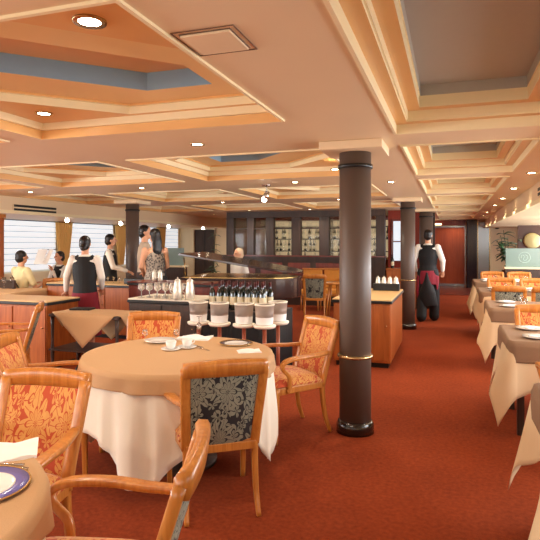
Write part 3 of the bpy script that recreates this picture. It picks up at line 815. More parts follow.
place(pw, USED, tt(160, 342), 0, 'plain white plate at the back left of the main round table')
place(nap, USED, tt(195, 338.5), R(10), 'white napkin under the upturned glass on the main round table')
place(cup, USED, tt(171, 350), R(120), 'white coffee cup on a saucer, left of the second cup on the main round table')
place(cup, USED, tt(187, 348), R(60), 'white coffee cup on a saucer, nearer the navy-rimmed plate on the main round table')
g = place(gl, USED, tt(145, 343), 0, 'small glass left of the plain white plate on the main round table', scale=.6)
g = place(gl, USED, tt(176, 341.5), 0, 'small glass right of the plain white plate on the main round table', scale=.55)
g = place(gl, USED, tt(199, 338.5), 0, 'upturned wine glass standing on a white napkin on the main round table')
g.rotation_euler = (PI, 0, 0); g.location.z = ZT+.006+.17
place(kn, USED, tt(203, 348), R(60), 'steel knife left of the navy-rimmed plate on the main round table', scale=.8)
place(fk, USED, tt(209, 351), R(60), 'steel fork left of the navy-rimmed plate on the main round table', scale=.8)
pos = ['foreground cropped', 'nearest fully visible', 'second', 'third', 'furthest']
for i, y in enumerate(rt):
    for k, (dx, dy) in enumerate(((.22,.20),(.78,.20),(.22,.66),(.78,.66))):
        w = ['near aisle', 'near wall', 'far aisle', 'far wall'][k]
        if i == 0 and dy < .5: continue
        place(pw, USED, (.43+dx, y+dy, ZT), 0, 'white plate at the %s place of the %s right-hand table' % (w, pos[i]), 'white plates on the right-hand tables')
        place(nap, USED, (.43+dx, y+dy, ZT+.017), R(20*k), 'white napkin at the %s place of the %s right-hand table' % (w, pos[i]), 'napkins on the right-hand tables', .8)
        g = place(gl, USED, (.43+dx+.18, y+dy+(.03 if dy < .5 else -.03), ZT), 0, 'wine glass at the %s place of the %s right-hand table' % (w, pos[i]), 'wine glasses on the right-hand tables')
for px, w in ((4,'left'),(12,'right')):
    place(gl, USED, tt(px, 288.5, ZT), 0, 'wine glass on the far left window table, %s one of the pair' % w, 'wine glasses on the window table', 1.1)

# ------------------------------------------------------------------ cabinets
def cabinet(x0,x1,y0,y1,h,label, ndoor=3, wood_=CABW, top=TOPM, front='y'):
    cx, cy = (x0+x1)/2, (y0+y1)/2; w, l = (x1-x0)/2, (y1-y0)/2
    t = thing('serving_cabinet', (cx,cy,0), 0, label, 'cabinet')
    m = MB(); m.box(-w,w,-l,l,.06,h-.05); m.build('body', wood_, t, bevel=.006)
    m = MB(); m.box(-w+.03,w-.03,-l+.03,l-.03,0,.06); m.build('plinth', BLACK, t)
    m = MB(); m.box(-w-.02,w+.02,-l-.02,l+.02,h-.05,h-.015); m.build('edge_band', BLACK, t, bevel=.008)
    m = MB(); m.box(-w-.012,w+.012,-l-.012,l+.012,h-.015,h); m.build('worktop', top, t, bevel=.004)
    dw = 2*w/ndoor
    for k in range(ndoor):
        m = MB(); m.box(-w+k*dw+.012,-w+(k+1)*dw-.012,-l-.012,-l,.09,h-.07); d = m.build('door', wood_, t, bevel=.004)
        m = MB(); m.ball((-w+(k+1)*dw-.05,-l-.02,h*.62), .010); m.build('knob', BRASS, d)
    return t
CT = .82
cabinet(-6.4,-4.46,5.12,5.68,CT,'cherry serving cabinet with cream top at the left edge, in front of the waitress',4)
cabinet(-6.3,-4.62,7.25,7.85,.85,'cherry serving cabinet with cream top before the left column',3)
cabinet(-1.38,-.69,6.55,8.15,CT,'cherry serving cabinet with cream top behind the large column',1)
cabinet(-4.3,-3.05,6.55,7.0,.96,'reddish cabinet with mugs on top, before the piano',2,REDW,REDW)
cabinet(-3.6,-2.72,5.5,6.1,.85,'dark sideboard carrying glasses and jugs behind the main round table',2,DKW,LINEN)
# dark skirted bottle table
t = thing('bottle_table', (-2.3,5.85,0), 0, 'black skirted table holding the wine bottles behind the ice buckets', 'table')
m = MB(); m.box(-.38,.50,-.28,.28,.70,.74); m.build('tabletop', DKW, t, bevel=.005)
m = MB(); pts = []
n = 120
out = []
for k in range(n):
    f = k/n*4; s = int(f); q = f-s
    cs = [(-.39,-.29),(.51,-.29),(.51,.29),(-.39,.29)]; a, b_ = cs[s], cs[(s+1)%4]
    nx, ny = [(0,-1),(1,0),(0,1),(-1,0)][s]; w = .012*sin(k*1.6)
    out.append(Vector((a[0]+(b_[0]-a[0])*q+nx*w, a[1]+(b_[1]-a[1])*q+ny*w, 0)))
m.rings([[p+Vector((0,0,.02)) for p in out], [p+Vector((0,0,.735)) for p in out]], cap=False); m.build('skirt', mat('black_skirt', rgb(22,18,20), .8), t, solid=.003)
# gueridon trolley
t = thing('serving_trolley', (-3.72,5.04,0), 0, 'dark wooden trolley with a lower shelf, tan cloth draped over its corner', 'trolley')
w, l = .44, .24
m = MB(); m.box(-w,w,-l,l,.70,.73); m.build('tabletop', DKW, t, bevel=.005)
m = MB(); m.box(-w,w,-l,l,.33,.35); m.build('shelf', DKW, t, bevel=.004)
for sx in (-1,1):
    for sy in (-1,1):
        m = MB(); m.lathe([(.012,0.06),(.016,.2),(.022,.34),(.014,.42),(.018,.6),(.022,.70)],12,(sx*(w-.03),sy*(l-.03),0)); lg = m.build('leg', DKW, t)
        m = MB(); m.ball((sx*(w-.03),sy*(l-.03),.03), .03); m.build('castor', BLACK, lg)
# diagonal draped cloth on trolley
m = MB(); n = 24; vs = []
for j in range(n+1):
    for i in range(n+1):
        u, v = -1+2*i/n, -1+2*j/n
        x_, y_ = (u-v)*.33+.02, (u+v)*.30
        z_ = .735; 
        ex = max(0, -l-.008-y_); y2 = max(y_, -l-.010-.04*min(1,ex)); z2 = z_-ex*1.0
        ex2 = max(0, y_-l-.008); y2 = min(y2, l+.010); z2 -= ex2
        exx = max(0, x_-w-.008); x2 = min(x_, w+.010); z2 -= exx
        exl = max(0, -w-.008-x_); x2 = max(x2, -w-.010); z2 -= exl
        vs.append((x2, y2, z2+.004*sin(u*7)*cos(v*5)))
N_ = n+1; m.add(vs, [(j*N_+i,j*N_+i+1,(j+1)*N_+i+1,(j+1)*N_+i) for j in range(n) for i in range(n)], 0, True)
o = m.build('draped_cloth', OVER, None, solid=.003); o.location = (-3.72,5.04,.005)
tag(o, 'tan cloth laid diagonally over the dark trolley, one corner hanging', 'cloth')
m = MB(); m.box(-.12,.12,-.08,.08,0,.02); o = m.build('folder', BLACK, None, bevel=.004); o.location = (-3.98,5.14,.742); o.rotation_euler[2] = R(12)
tag(o, 'flat black folder lying on the dark trolley', 'folder')

# bottles
def make_bottle(label_col=LABEL):
    t = thing('wine_bottle', (0,0,0), 0, 'bottle', 'bottle')
    m = MB(); m.lathe([(0,0),(.036,0),(.037,.01),(.037,.185),(.030,.215),(.016,.24),(.0145,.25),(.0145,.31),(0,.31)], 20); m.build('body', DGLASS, t)
    m = MB(); m.lathe([(.0376,.06),(.0376,.15)], 20, cap=False); m.build('paper_label', label_col, t)
    m = MB(); m.lathe([(.0152,.26),(.0152,.314),(0,.315)], 16, cap=False); m.build('capsule', FOIL, t)
    return t
bot = make_bottle()
for r_, (n_, y_, off) in enumerate(((8,5.70,0),(8,5.82,.045),(7,5.95,.02))):
    for k in range(n_):
        x_ = -2.62+off+k*.088
        rr = ['front','middle','back'][r_]
        place(bot, USED, (x_, y_+random.uniform(-.01,.01), .74), random.random()*6, 'dark wine bottle with cream label, %s row of the bottle table' % rr, 'wine bottles on the black skirted table')
for k in range(22):
    x_ = -5.1+k*.17; z_ = [.975, 1.275, 1.625][k % 3]
    place(bot, USED, (x_, 15.34, z_+.0), 0, 'bottle on the back bar shelves', 'bottles on the back bar shelves')
for k in range(30):
    x_ = -5.05+k*.125; z_ = [1.275, 1.625][k % 2]
    if abs(((x_+3.3+.98*2) % .98)) < .06: continue
    place(bot, USED, (x_, 15.27, z_), 0, 'bottle on the back bar shelves', 'bottles on the back bar shelves')
place(bot, USED, (-1.3, 12.75, .92), 0, 'dark bottle on the side counter below the bright panel')
# ice buckets on stands
def make_bucket():
    t = thing('ice_bucket_stand', (0,0,0), 0, 'stand', 'ice bucket stand', 'ice bucket stands')
    m = MB(); m.lathe([(0,.03),(.14,.0),(.15,.0),(.15,.012),(.03,.04),(0,.04)], 28); m.build('base', PINKW, t)
    m = MB(); m.lathe([(.020,.03),(.020,.68)], 16); m.build('post', PINKW, t)
    m = MB(); m.lathe([(0,.67),(.10,.67),(.112,.685),(.112,.70),(.10,.703),(0,.703)], 28); m.build('tray', LINEN, t)
    return t
def make_pail():
    t = thing('ice_bucket', (0,0,0), 0, 'bucket', 'ice bucket', 'clear ice buckets')
    m = MB(); m.lathe([(0,0),(.082,0),(.096,.19),(.093,.19),(.078,.006),(0,.006)], 28); m.build('body', ACRYL, t)
    m = MB(); m.lathe([(.093,.186),(.099,.188),(.100,.200),(.093,.200)], 28, cap=False); m.build('rim', LINEN, t)
    m = MB(); m.lathe([(.0825,.004),(.0885,.075)], 28, cap=False); m.build('cloth_wrap', NAP, t)
    return t
stand = make_bucket(); pail = make_pail()
bk = [(198.5,5.63),(219.5,5.55),(244,5.47),(264.5,5.40),(278,5.66)]
for k, (px, d) in enumerate(bk):
    x, y = P(px, d-.12); w = ['leftmost','second from left','middle','fourth from left','rightmost'][k]
    place(stand, USED, (x,y,0), 0, '%s rosewood ice bucket stand behind the main round table' % w)
    place(pail, USED, (x,y,.703), 0, 'clear acrylic ice bucket on the %s stand' % w)
# jugs and glasses on sideboard
JUGM = mat('satin_pewter', rgb(226,220,204), .25, metal=.35)
def make_jug():
    t = thing('steel_jug', (0,0,0), 0, 'jug', 'jug')
    m = MB(); m.lathe([(0,0),(.045,0),(.052,.03),(.045,.13),(.034,.18),(.038,.2),(.035,.2),(.03,.18),(0,.17)], 24); m.build('body', JUGM, t)
    m = MB(); m.tube(smooth_path([(.040,0,.17),(.075,0,.165),(.08,0,.1),(.048,0,.06)],5), .006, 8); m.build('handle', JUGM, t)
    m = MB(); m.lathe([(.036,.2),(.02,.215),(.006,.222),(.008,.235),(0,.238)], 20); m.build('lid', JUGM, t)
    return t
jug = make_jug()
SJ = .85
for k, px in enumerate((178, 190)):
    x, y = P(px, 6.32); x += .06
    place(jug, USED, (x,y-.12,SJ), R(200), 'tall steel jug on the dark sideboard, %s of two' % ('left','right')[k], None, 1.1)
tumb = make_glass('goblet', .165, .042); tumb.data.materials[0] = GLASSW
for k in range(15):
    x = -3.52+.036*k; y = 5.62+.12*(k % 3)
    place(tumb, USED, (x+.01, y, SJ), 0, 'clear goblet in the cluster on the dark sideboard', 'goblets on the dark sideboard')
mug = cup
for k, px in enumerate((151.5, 158.5)):
    x, y = P(px, 7.6)
    place(jug, USED, (x,6.75,.96), R(20+k*160), 'small cream-lit pot on the reddish cabinet, %s one' % ('left','right')[k], None, .72)
for k in range(4):
    x = -1.02+k*.085; place(jug, USED, (x+.0, 7.98, CT+.0), R(90), 'steel jug in the row at the back of the cabinet behind the large column', 'jugs on the cabinet behind the large column', .85)
m = MB(); m.box(-.20,.17,-.05,.05,0,.10); o = m.build('black_tray', BLACK, None, bevel=.01); o.location = (-.87,7.86,CT); tag(o, 'black box tray in front of the row of steel jugs', 'tray')
t = thing('appliance_box', (-1.18,7.55,CT), 0, 'orange and white appliance box on the cabinet behind the large column', 'container')  # plain box for the urn-like appliance on the worktop
m = MB(); m.box(-.1,.1,-.09,.09,0,.17); m.build('case', LINEN, t, bevel=.02)
m = MB(); m.box(-.07,.07,-.1,-.088,.03,.14); m.build('window', CHW, t, bevel=.01)
# black tray on second left cabinet
m = MB(); m.box(-.22,.22,-.12,.12,0,.09); o = m.build('black_tray', BLACK, None, bevel=.01); x, y = P(130,8.35); o.location = (x,7.5,.85); tag(o, 'black box on the cabinet at the foot of the left column', 'tray')
for k in range(3):
    x, y = P(98+5*k, 8.5); place(gl, USED, (x,7.45+.05*k,.85), 0, 'wine glass on the cabinet before the standing waiter', 'wine glasses on the second cherry cabinet')
# rack strip and mats
# ------------------------------------------------------------------ grand piano
px0, py0 = -3.12, 7.95
t = thing('grand_piano', (px0,py0,0), R(8), 'dark grand piano with raised lid behind the bottles', 'piano')
out = [(-.75,-.72),(.70,-.72),(.78,-.6),(.80,-.2),(.70,.1),(.45,.28),(.22,.45),(.1,.75),(-.1,.95),(-.5,.98),(-.75,.9)]
out = [(-.85,-.62),(.2,-.62),(.62,-.55),(.86,-.32),(.92,0),(.84,.3),(.62,.5),(.3,.6),(-.1,.66),(-.85,.7)]
def round_poly(p, n=5):
    q = smooth_path([(x,y,0) for x,y in p]+[(p[0][0],p[0][1],0)], n); return [(v.x,v.y) for v in q[:-1]]
po = round_poly(out[1:-1], 5); po = [out[0]]+[tuple(a) for a in po[:-4]]+[out[-1]]
m = MB(); m.prism(po, .68, .98); m.build('case', PIANO, t, bevel=.01)
m = MB(); m.prism(inset(po[:], .05) if False else [(x*.94,y*.94) for x,y in po], .975, .985); m.build('soundboard', GOLDC, t)
TL = Matrix.Translation((.95,0,1.03)) @ Matrix.Rotation(R(9.0), 4, 'Y') @ Matrix.Translation((-.95,0,0))
m = MB(); m.prism([(x*1.02,y*1.02) for x,y in po], 0, .035, T=TL); m.build('lid', PIANO, t, bevel=.005)
m = MB(); m.tube([(-.78,-.5,.98),(-.80,-.52,1.28)], .01, 8); m.build('lid_prop', BRASS, t)
m = MB(); m.box(-1.02,-.84,-.58,.6,.66,.80); m.build('keybed', PIANO, t, bevel=.01)
m = MB(); m.box(-1.0,-.86,-.52,.54,.80,.815); m.build('keyboard', WHITE, t)
for (x,y) in ((-.7,-.5),(-.7,.55),(.62,0)):
    m = MB(); m.lathe([(.03,0),(.03,.05),(.04,.1),(.055,.5),(.07,.68)], 16, (x,y,0)); m.build('leg', PIANO, t)

# ------------------------------------------------------------------ low glazed partitions
def low_partition(x0,x1,y,label):
    t = thing('planter_partition', ((x0+x1)/2,y,0), 0, label, 'partition'); w = (x1-x0)/2
    m = MB(); m.box(-w,w,-.12,.12,0,.92); m.build('panel', DKW, t, bevel=.005)
    m = MB(); m.box(-w-.02,w+.02,-.15,.15,.92,.965); m.build('cap', WALLC, t, bevel=.01)
    m = MB(); m.box(-w+.02,w-.02,-.02,-.008,.965,1.38); g = m.build('etched_glass', FROST, t)
    return t, g
t, g = low_partition(1.13, 2.55, 13.2, 'low brown partition with frosted glass bearing a round emblem, right side')
# emblem: ring with leaf swirl
EM = mat('etched_emblem', rgb(176,202,192), .5)
m = MB(); cx_, cz_ = -.31, 1.175; n = 40
rs = [[Vector((cx_+r*cos(2*PI*k/n), -.026, cz_+r*sin(2*PI*k/n))) for k in range(n)] for r in (.125,.108)]
m.rings([rs[0], [p+Vector((0,.005,0)) for p in rs[0]], [p+Vector((0,.005,0)) for p in rs[1]], rs[1]], cap=False, closed=True)
m.tube(smooth_path([(cx_-.07,-.024,cz_-.02),(cx_-.06,-.024,cz_+.05),(cx_-.01,-.024,cz_+.03),(cx_-.02,-.024,cz_-.05),(cx_+.03,-.024,cz_-.06),(cx_+.06,-.024,cz_+.02),(cx_+.02,-.024,cz_+.06)],5), .008, 8)
m.build('emblem', EM, g)
low_partition(-6.75, -6.05, 11.6, 'low brown partition with frosted glass behind the couple on the left')

# plants
def plant(x, y, z, label, h=.8, n=26, seed=1, lw=.05, potr=.13, spread=.35):
    rnd = random.Random(seed)
    t = thing('potted_plant', (x,y,z), 0, label, 'plant')
    m = MB(); m.lathe([(0,0),(potr*.75,0),(potr,.24),(potr*1.05,.25),(potr*.9,.25),(0,.22)], 20); m.build('pot', POT, t)
    st = MB(); lf = MB()
    for s in range(6):
        a = rnd.random()*6.28; top = Vector((spread*.6*cos(a), spread*.6*sin(a), h*rnd.uniform(.7,1)))
        pth = smooth_path([(0,0,.2),(top.x*.4,top.y*.4,.2+(top.z-.2)*.5),tuple(top)],4); st.tube(pth, .006, 6)
        for k in range(n//6+1):
            f = rnd.uniform(.35,1); p = pth[int(f*(len(pth)-1))]; b = rnd.random()*6.28; L_ = rnd.uniform(.16,.28)
            d = Vector((cos(b), sin(b), rnd.uniform(-.1,.9))).normalized(); sd = d.cross(Vector((0,0,1))).normalized()
            upv = sd.cross(d); ptsL = []
            for q in range(7):
                g_ = q/6; w_ = lw*1.25*sin(PI*min(1,g_*.93+.04))**.8; c_ = p+d*L_*g_+Vector((0,0,-.10*g_*g_))
                ptsL.append([c_-sd*w_+upv*.008*sin(PI*g_), c_-upv*.006, c_+sd*w_+upv*.008*sin(PI*g_), c_+upv*.002])
            lf.rings(ptsL)
    st.build('stems', STEM, t); lf.build('leaves', LEAF, t)
plant(1.25, 13.75, .62, 'broad-leaved green plant behind the frosted glass partition, right', 1.2, 70, 3, .04, .14, .5)
tq = thing('plant_stand', (1.25,13.75,0), 0, 'dark plinth carrying the broad-leaved plant', 'plinth')
m = MB(); m.box(-.16,.16,-.16,.16,0,.56); m.build('body', DKW, tq, bevel=.005); m = MB(); m.box(-.18,.18,-.18,.18,.56,.62); m.build('top', DKW, tq, bevel=.005)
plant(-5.62, 12.3, 0, 'tall thin dark-leaved plant at the left end of the walnut partition', 1.85, 26, 8, .014, .15, .12)
plant(-4.55, 13.5, .0, 'leafy plant behind the glass of the walnut partition', 1.75, 44, 12, .03, .15, .35)
# right end fittings: wall panel with round lamp
t = thing('wall_panel', (2.25, 16.0, 0), 0, 'brown wall panel behind the plant on the right', 'panel')
m = MB(); m.box(-.55,.35,0,.1,0,1.98); m.build('panel', mat('brown_panel', rgb(84,56,44), .5), t)
t = thing('round_wall_lamp', (2.04, 15.95, 1.56), 0, 'round pale yellow wall lamp above the frosted glass partition', 'lamp')
m = MB(); TR = Matrix.Rotation(R(90),4,'X'); m.lathe([(0,0),(.2,0),(.21,.02),(.17,.05),(0,.07)], 36, T=TR); m.build('shade', mat('pale_shade', rgb(196,180,124), .5), t)
m = MB(); m.lathe([(.2,-.005),(.215,-.005),(.215,.02),(.2,.02)], 36, T=TR, cap=False); m.build('rim', BRASS, t)
t = thing('wall_sconce', (1.42, 19.33, 2.0), 0, 'small dark sconce high on the cream end wall', 'sconce')
m = MB(); m.lathe([(0,-.04),(.06,-.03),(.07,.03),(0,.04)], 16); m.build('shade', BLACK, t); m = MB(); m.box(-.02,.02,0,.07,-.02,.02); m.build('bracket', BRASS, t)

# ------------------------------------------------------------------ curtains
def curtain(y, w, label):
    m = MB(); n = 60; rs = []
    for j in range(25):
        f = j/24; z = ZS-.02-(ZS-.92)*f*1.0
        ww = w*(1-.62*f**1.3)
        r = []
        for k in range(n+1):
            u = -1+2*k/n
            r.append(Vector((-s_*(.0)+ .035*sin(u*22)*(1-.3*f), u*ww/2, z-(ZS-1))))
        rs.append(r)
    vs = [p for r in rs for p in r]; N_ = n+1
    m.add(vs, [(j*N_+i,j*N_+i+1,(j+1)*N_+i+1,(j+1)*N_+i) for j in range(24) for i in range(n)], 0, True)
    t = thing('curtain', (XL+.13, y, ZS-1), 0, label, 'curtain', 'gold curtains between the windows')
    m.build('drape', CURT, t, solid=.004)
    m = MB(); m.box(-.06,.06,-w/2,w/2,.975,.995); m.build('pelmet', BRASS, t)
s_ = 1
for y, w, l in ((8.5,.42,'gold tied curtain at the far left edge of the picture'),(10.53,.55,'gold curtain above the seated woman, between the first two windows'),(12.85,.50,'gold curtain beside the standing waiter'),(15.05,.45,'gold curtain behind the couple')):
    curtain(y, w, l)
t = thing('timber_post', (-7.05,7.14,0), 0, 'orange timber post at the left edge of the picture', 'post')
x, y = P(-2, 9.4)
t.location = (x, y, 0); m = MB(); m.box(-.07,.07,-.07,.07,0,ZS); m.build('shaft', CABW, t, bevel=.01); m = MB(); m.box(-.09,.09,-.09,.09,ZS-.06,ZS-.0); m.build('head', CHW, t, bevel=.005)

# grilles
def grille(loc, rz, w, h, label, n=2):
    t = thing('air_grille', loc, rz, label, 'vent')
    m = MB(); m.box(-w/2,w/2,-.012,.0,-h/2,h/2); m.build('frame', SOFF, t, bevel=.003)
    for k in range(n):
        z = -h/2+h*(k+.5)/n; m = MB(); m.box(-w/2+.015,w/2-.015,-.018,-.011,z-h/n*.3,z+h/n*.3); m.build('slot', GRIL, t)
grille((-6.995, 7.75, 2.10), R(90), 1.05, .13, 'black slotted air grille on the left bulkhead')
grille((1.045, 7.3, 2.14), R(-90), .5, .12, 'black slotted air grille on the right bulkhead')
t = thing('ceiling_hatch', (-.865,1.91,ZC-.012), 0, 'square access hatch in the ceiling above the foreground', 'hatch')
m = MB(); m.box(-.10,.10,-.10,.10,-.0,.012); m.build('panel', SOFF, t, bevel=.002)
m = MB()
for a in ((-.104,-.10,-.104,.104),(.10,.104,-.104,.104),(-.10,.10,-.104,-.10),(-.10,.10,.10,.104),(-.127,-.124,-.127,.127),(.124,.127,-.127,.127),(-.124,.124,-.127,-.124),(-.124,.124,.124,.127)): m.box(*a, .008,.0119)
m.build('shadow_gap', mat('gap_brown', rgb(112,84,62), .6), t)

# ------------------------------------------------------------------ downlights
def downlight(x, y, z, label, e=18, r=.05, col=(1,.89,.72), size=150, em=LAMP, vis=True):
    t = thing('downlight', (x,y,z), 0, label, 'ceiling light', 'recessed downlights')
    m = MB(); m.lathe([(r*1.0,-.006),(r*1.45,-.008),(r*1.5,0),(r*1.0,.0)], 24, cap=False); m.build('bezel', BRASS, t)
    m = MB(); m.lathe([(0,-.004),(r,-.004),(r,-.001),(0,-.001)], 20); m.build('lens', em, t)
    l = bpy.data.lights.new('lamp', 'SPOT'); l.energy = e; l.color = col; l.spot_size = R(size); l.spot_blend = .7; l.shadow_soft_size = .05
    o = bpy.data.objects.new('lamp', l); C.objects.link(o); o.parent = t; o.location = (0,0,-.03)
    return t
E = 24
downlight(-1.36, 1.80, ZC+.1, 'bright downlight in the large coffer at top left', E, .045)
downlight(-2.62, 2.98, ZC+.1, 'downlight in the far corner of the large left coffer', E, .04)
downlight(-1.9, 3.85, ZC, 'white downlight on the flat ceiling between left coffers', E, .04)
x, y = P(331,5.5)
downlight(x, y+.2, ZC, 'small downlight left of the large column top', E, .035)
more = [(-4.15,3.85),(-6.1,3.85),(-1.9,6.65),(-4.15,6.65),(-6.1,6.65),(-1.9,9.5),(-4.15,9.5),(-6.1,9.5),(-3.1,12.1),(-4.6,12.1),(-1.9,1.0),(-4.15,1.0),(-4.15,-1.8),(-1.9,-1.8),(-.73,7.0),(-6.2,13.6),(-6.2,15.4)]
for k, (x, y) in enumerate(more): downlight(x, y, ZC, 'recessed downlight in the left ceiling field', E*(1.2 if y>3 else 1), .035)
for k, y in enumerate((4.6,6.6,8.4,10.2,12.0,14.6,16.4,18.0)): downlight(.84, y, ZC, 'recessed downlight above the right-hand tables', E*(.6 if y < 14 else 1.0), .04, size=120)
for k, y in enumerate((5.0,7.0,9.2,11.1,13.4,15.6)):
    dl = downlight(-7.5, y, ZS, 'bright lamp under the low soffit by the left windows', E*.9, .05, em=LAMPW)
    bl = MB(); bl.ball((0,0,-.035), .042); bl.build('bulb', LAMPW, dl)
downlight(0.1, 19.0, ZC, 'small lamp above the far cherry door', E*.7, .035)
t = thing('lit_fitting', (-.46,19.35,2.14), 0, 'small glowing light fitting above the left end of the cherry door', 'light')
m = MB(); m.box(-.13,.13,-.02,.02,-.03,.03); m.build('glow', emis('warm_glow', (1,.75,.4,1), 3), t)
m = MB(); m.box(-.15,.15,-.0,.03,-.045,-.032); m.build('bracket', BRASS, t)
# bar lights
for x in (-4.6,-3.4,-2.2): downlight(x, 14.6, ZC, 'downlight over the bar', E*.5, .04)
# spot head on ceiling near the piano
t = thing('track_spotlight', (P(266,7.2)[0], P(266,7.2)[1], ZC), 0, 'chrome swivel spotlight hanging from the ceiling above the piano', 'spotlight')
m = MB(); m.lathe([(0,0),(.06,0),(.06,-.02),(0,-.02)][::-1], 20); m.build('mount', CHROME, t)
m = MB(); m.tube([(0,0,-.02),(.02,0,-.12)], .008, 8); m.build('arm', CHROME, t)
m = MB(); m.tube([(.03,-.02,-.10),(.0,-.06,-.2)], [.03,.045], 16); m.build('head', CHROME, t)
m = MB(); m.ball((-.003,-.065,-.205), .034); m.build('bulb', LAMPW, t)

# ------------------------------------------------------------------ people
def remesh(mb, name, mt, parent, voxel=.009, sm=4):
    me = mb.mesh(name+'_src', mt); o = bpy.data.objects.new('tmp', me); C.objects.link(o)
    r = o.modifiers.new('r', 'REMESH'); r.mode = 'VOXEL'; r.voxel_size = voxel; r.use_smooth_shade = True
    s = o.modifiers.new('s', 'SMOOTH'); s.iterations = sm; s.factor = .5
    dg = bpy.context.evaluated_depsgraph_get(); dg.update()
    out = bpy.data.meshes.new_from_object(o.evaluated_get(dg)); out.name = name
    bpy.data.objects.remove(o); 
    if not out.materials: out.materials.append(mt)
    for p in out.polygons: p.use_smooth = True
    q = bpy.data.objects.new(name, out); C.objects.link(q); q.parent = parent; return q
def loft(m, secs):
    n = 20; rs = []
    for (cx,cy,z,rx,ry) in secs: rs.append([Vector((cx+rx*cos(2*PI*k/n), cy+ry*sin(2*PI*k/n), z)) for k in range(n)])
    m.rings(rs)
def limb(m, pts, rad):
    m.tube(pts, rad, 14)
    for p, r in zip(pts, rad): m.ball(p, r*1.0, n=12)
def hand(m, w, d, side):
    """palm with five bent fingers; w wrist, d pointing direction"""
    d = Vector(d).normalized(); s = d.cross(Vector((0,0,1)));
    if s.length < .2: s = Vector((0,1,0))
    s.normalize(); nrm = s.cross(d).normalized(); w = Vector(w)
    m.tube([w, w+d*.045, w+d*.085], [(.026,.018),(.040,.016),(.038,.013)], 12, up=tuple(nrm))
    for k, L_ in enumerate((.062,.074,.068,.052)):
        o_ = s*(-.030+.020*k); a = w+d*.082+o_
        m.tube([a, a+d*L_*.5-nrm*.006, a+d*L_*.85-nrm*.024], [.0095,.009,.0075], 8)
    a = w+d*.03-s*.030; m.tube([a, a+d*.03-s*.028, a+d*.058-s*.034-nrm*.012], [.012,.011,.009], 8)
def head(hc, body, face=0.0):
    """cranium, jaw, nose and ears turned by `face` about the neck"""
    T = Matrix.Translation(hc) @ Matrix.Rotation(face, 4, 'Z')
    body.ball((0,-.008,.022), (.074,.093,.092), n=20, T=T)
    body.ball((0,.022,-.045), (.054,.062,.066), n=16, T=T)
    body.tube([(0,.088,.025),(0,.108,-.012),(0,.092,-.022)], [.009,.014,.010], 8, T=T)
    for s in (-1,1): body.ball((s*.074,-.005,-.005), (.009,.016,.026), n=10, T=T)
    return T
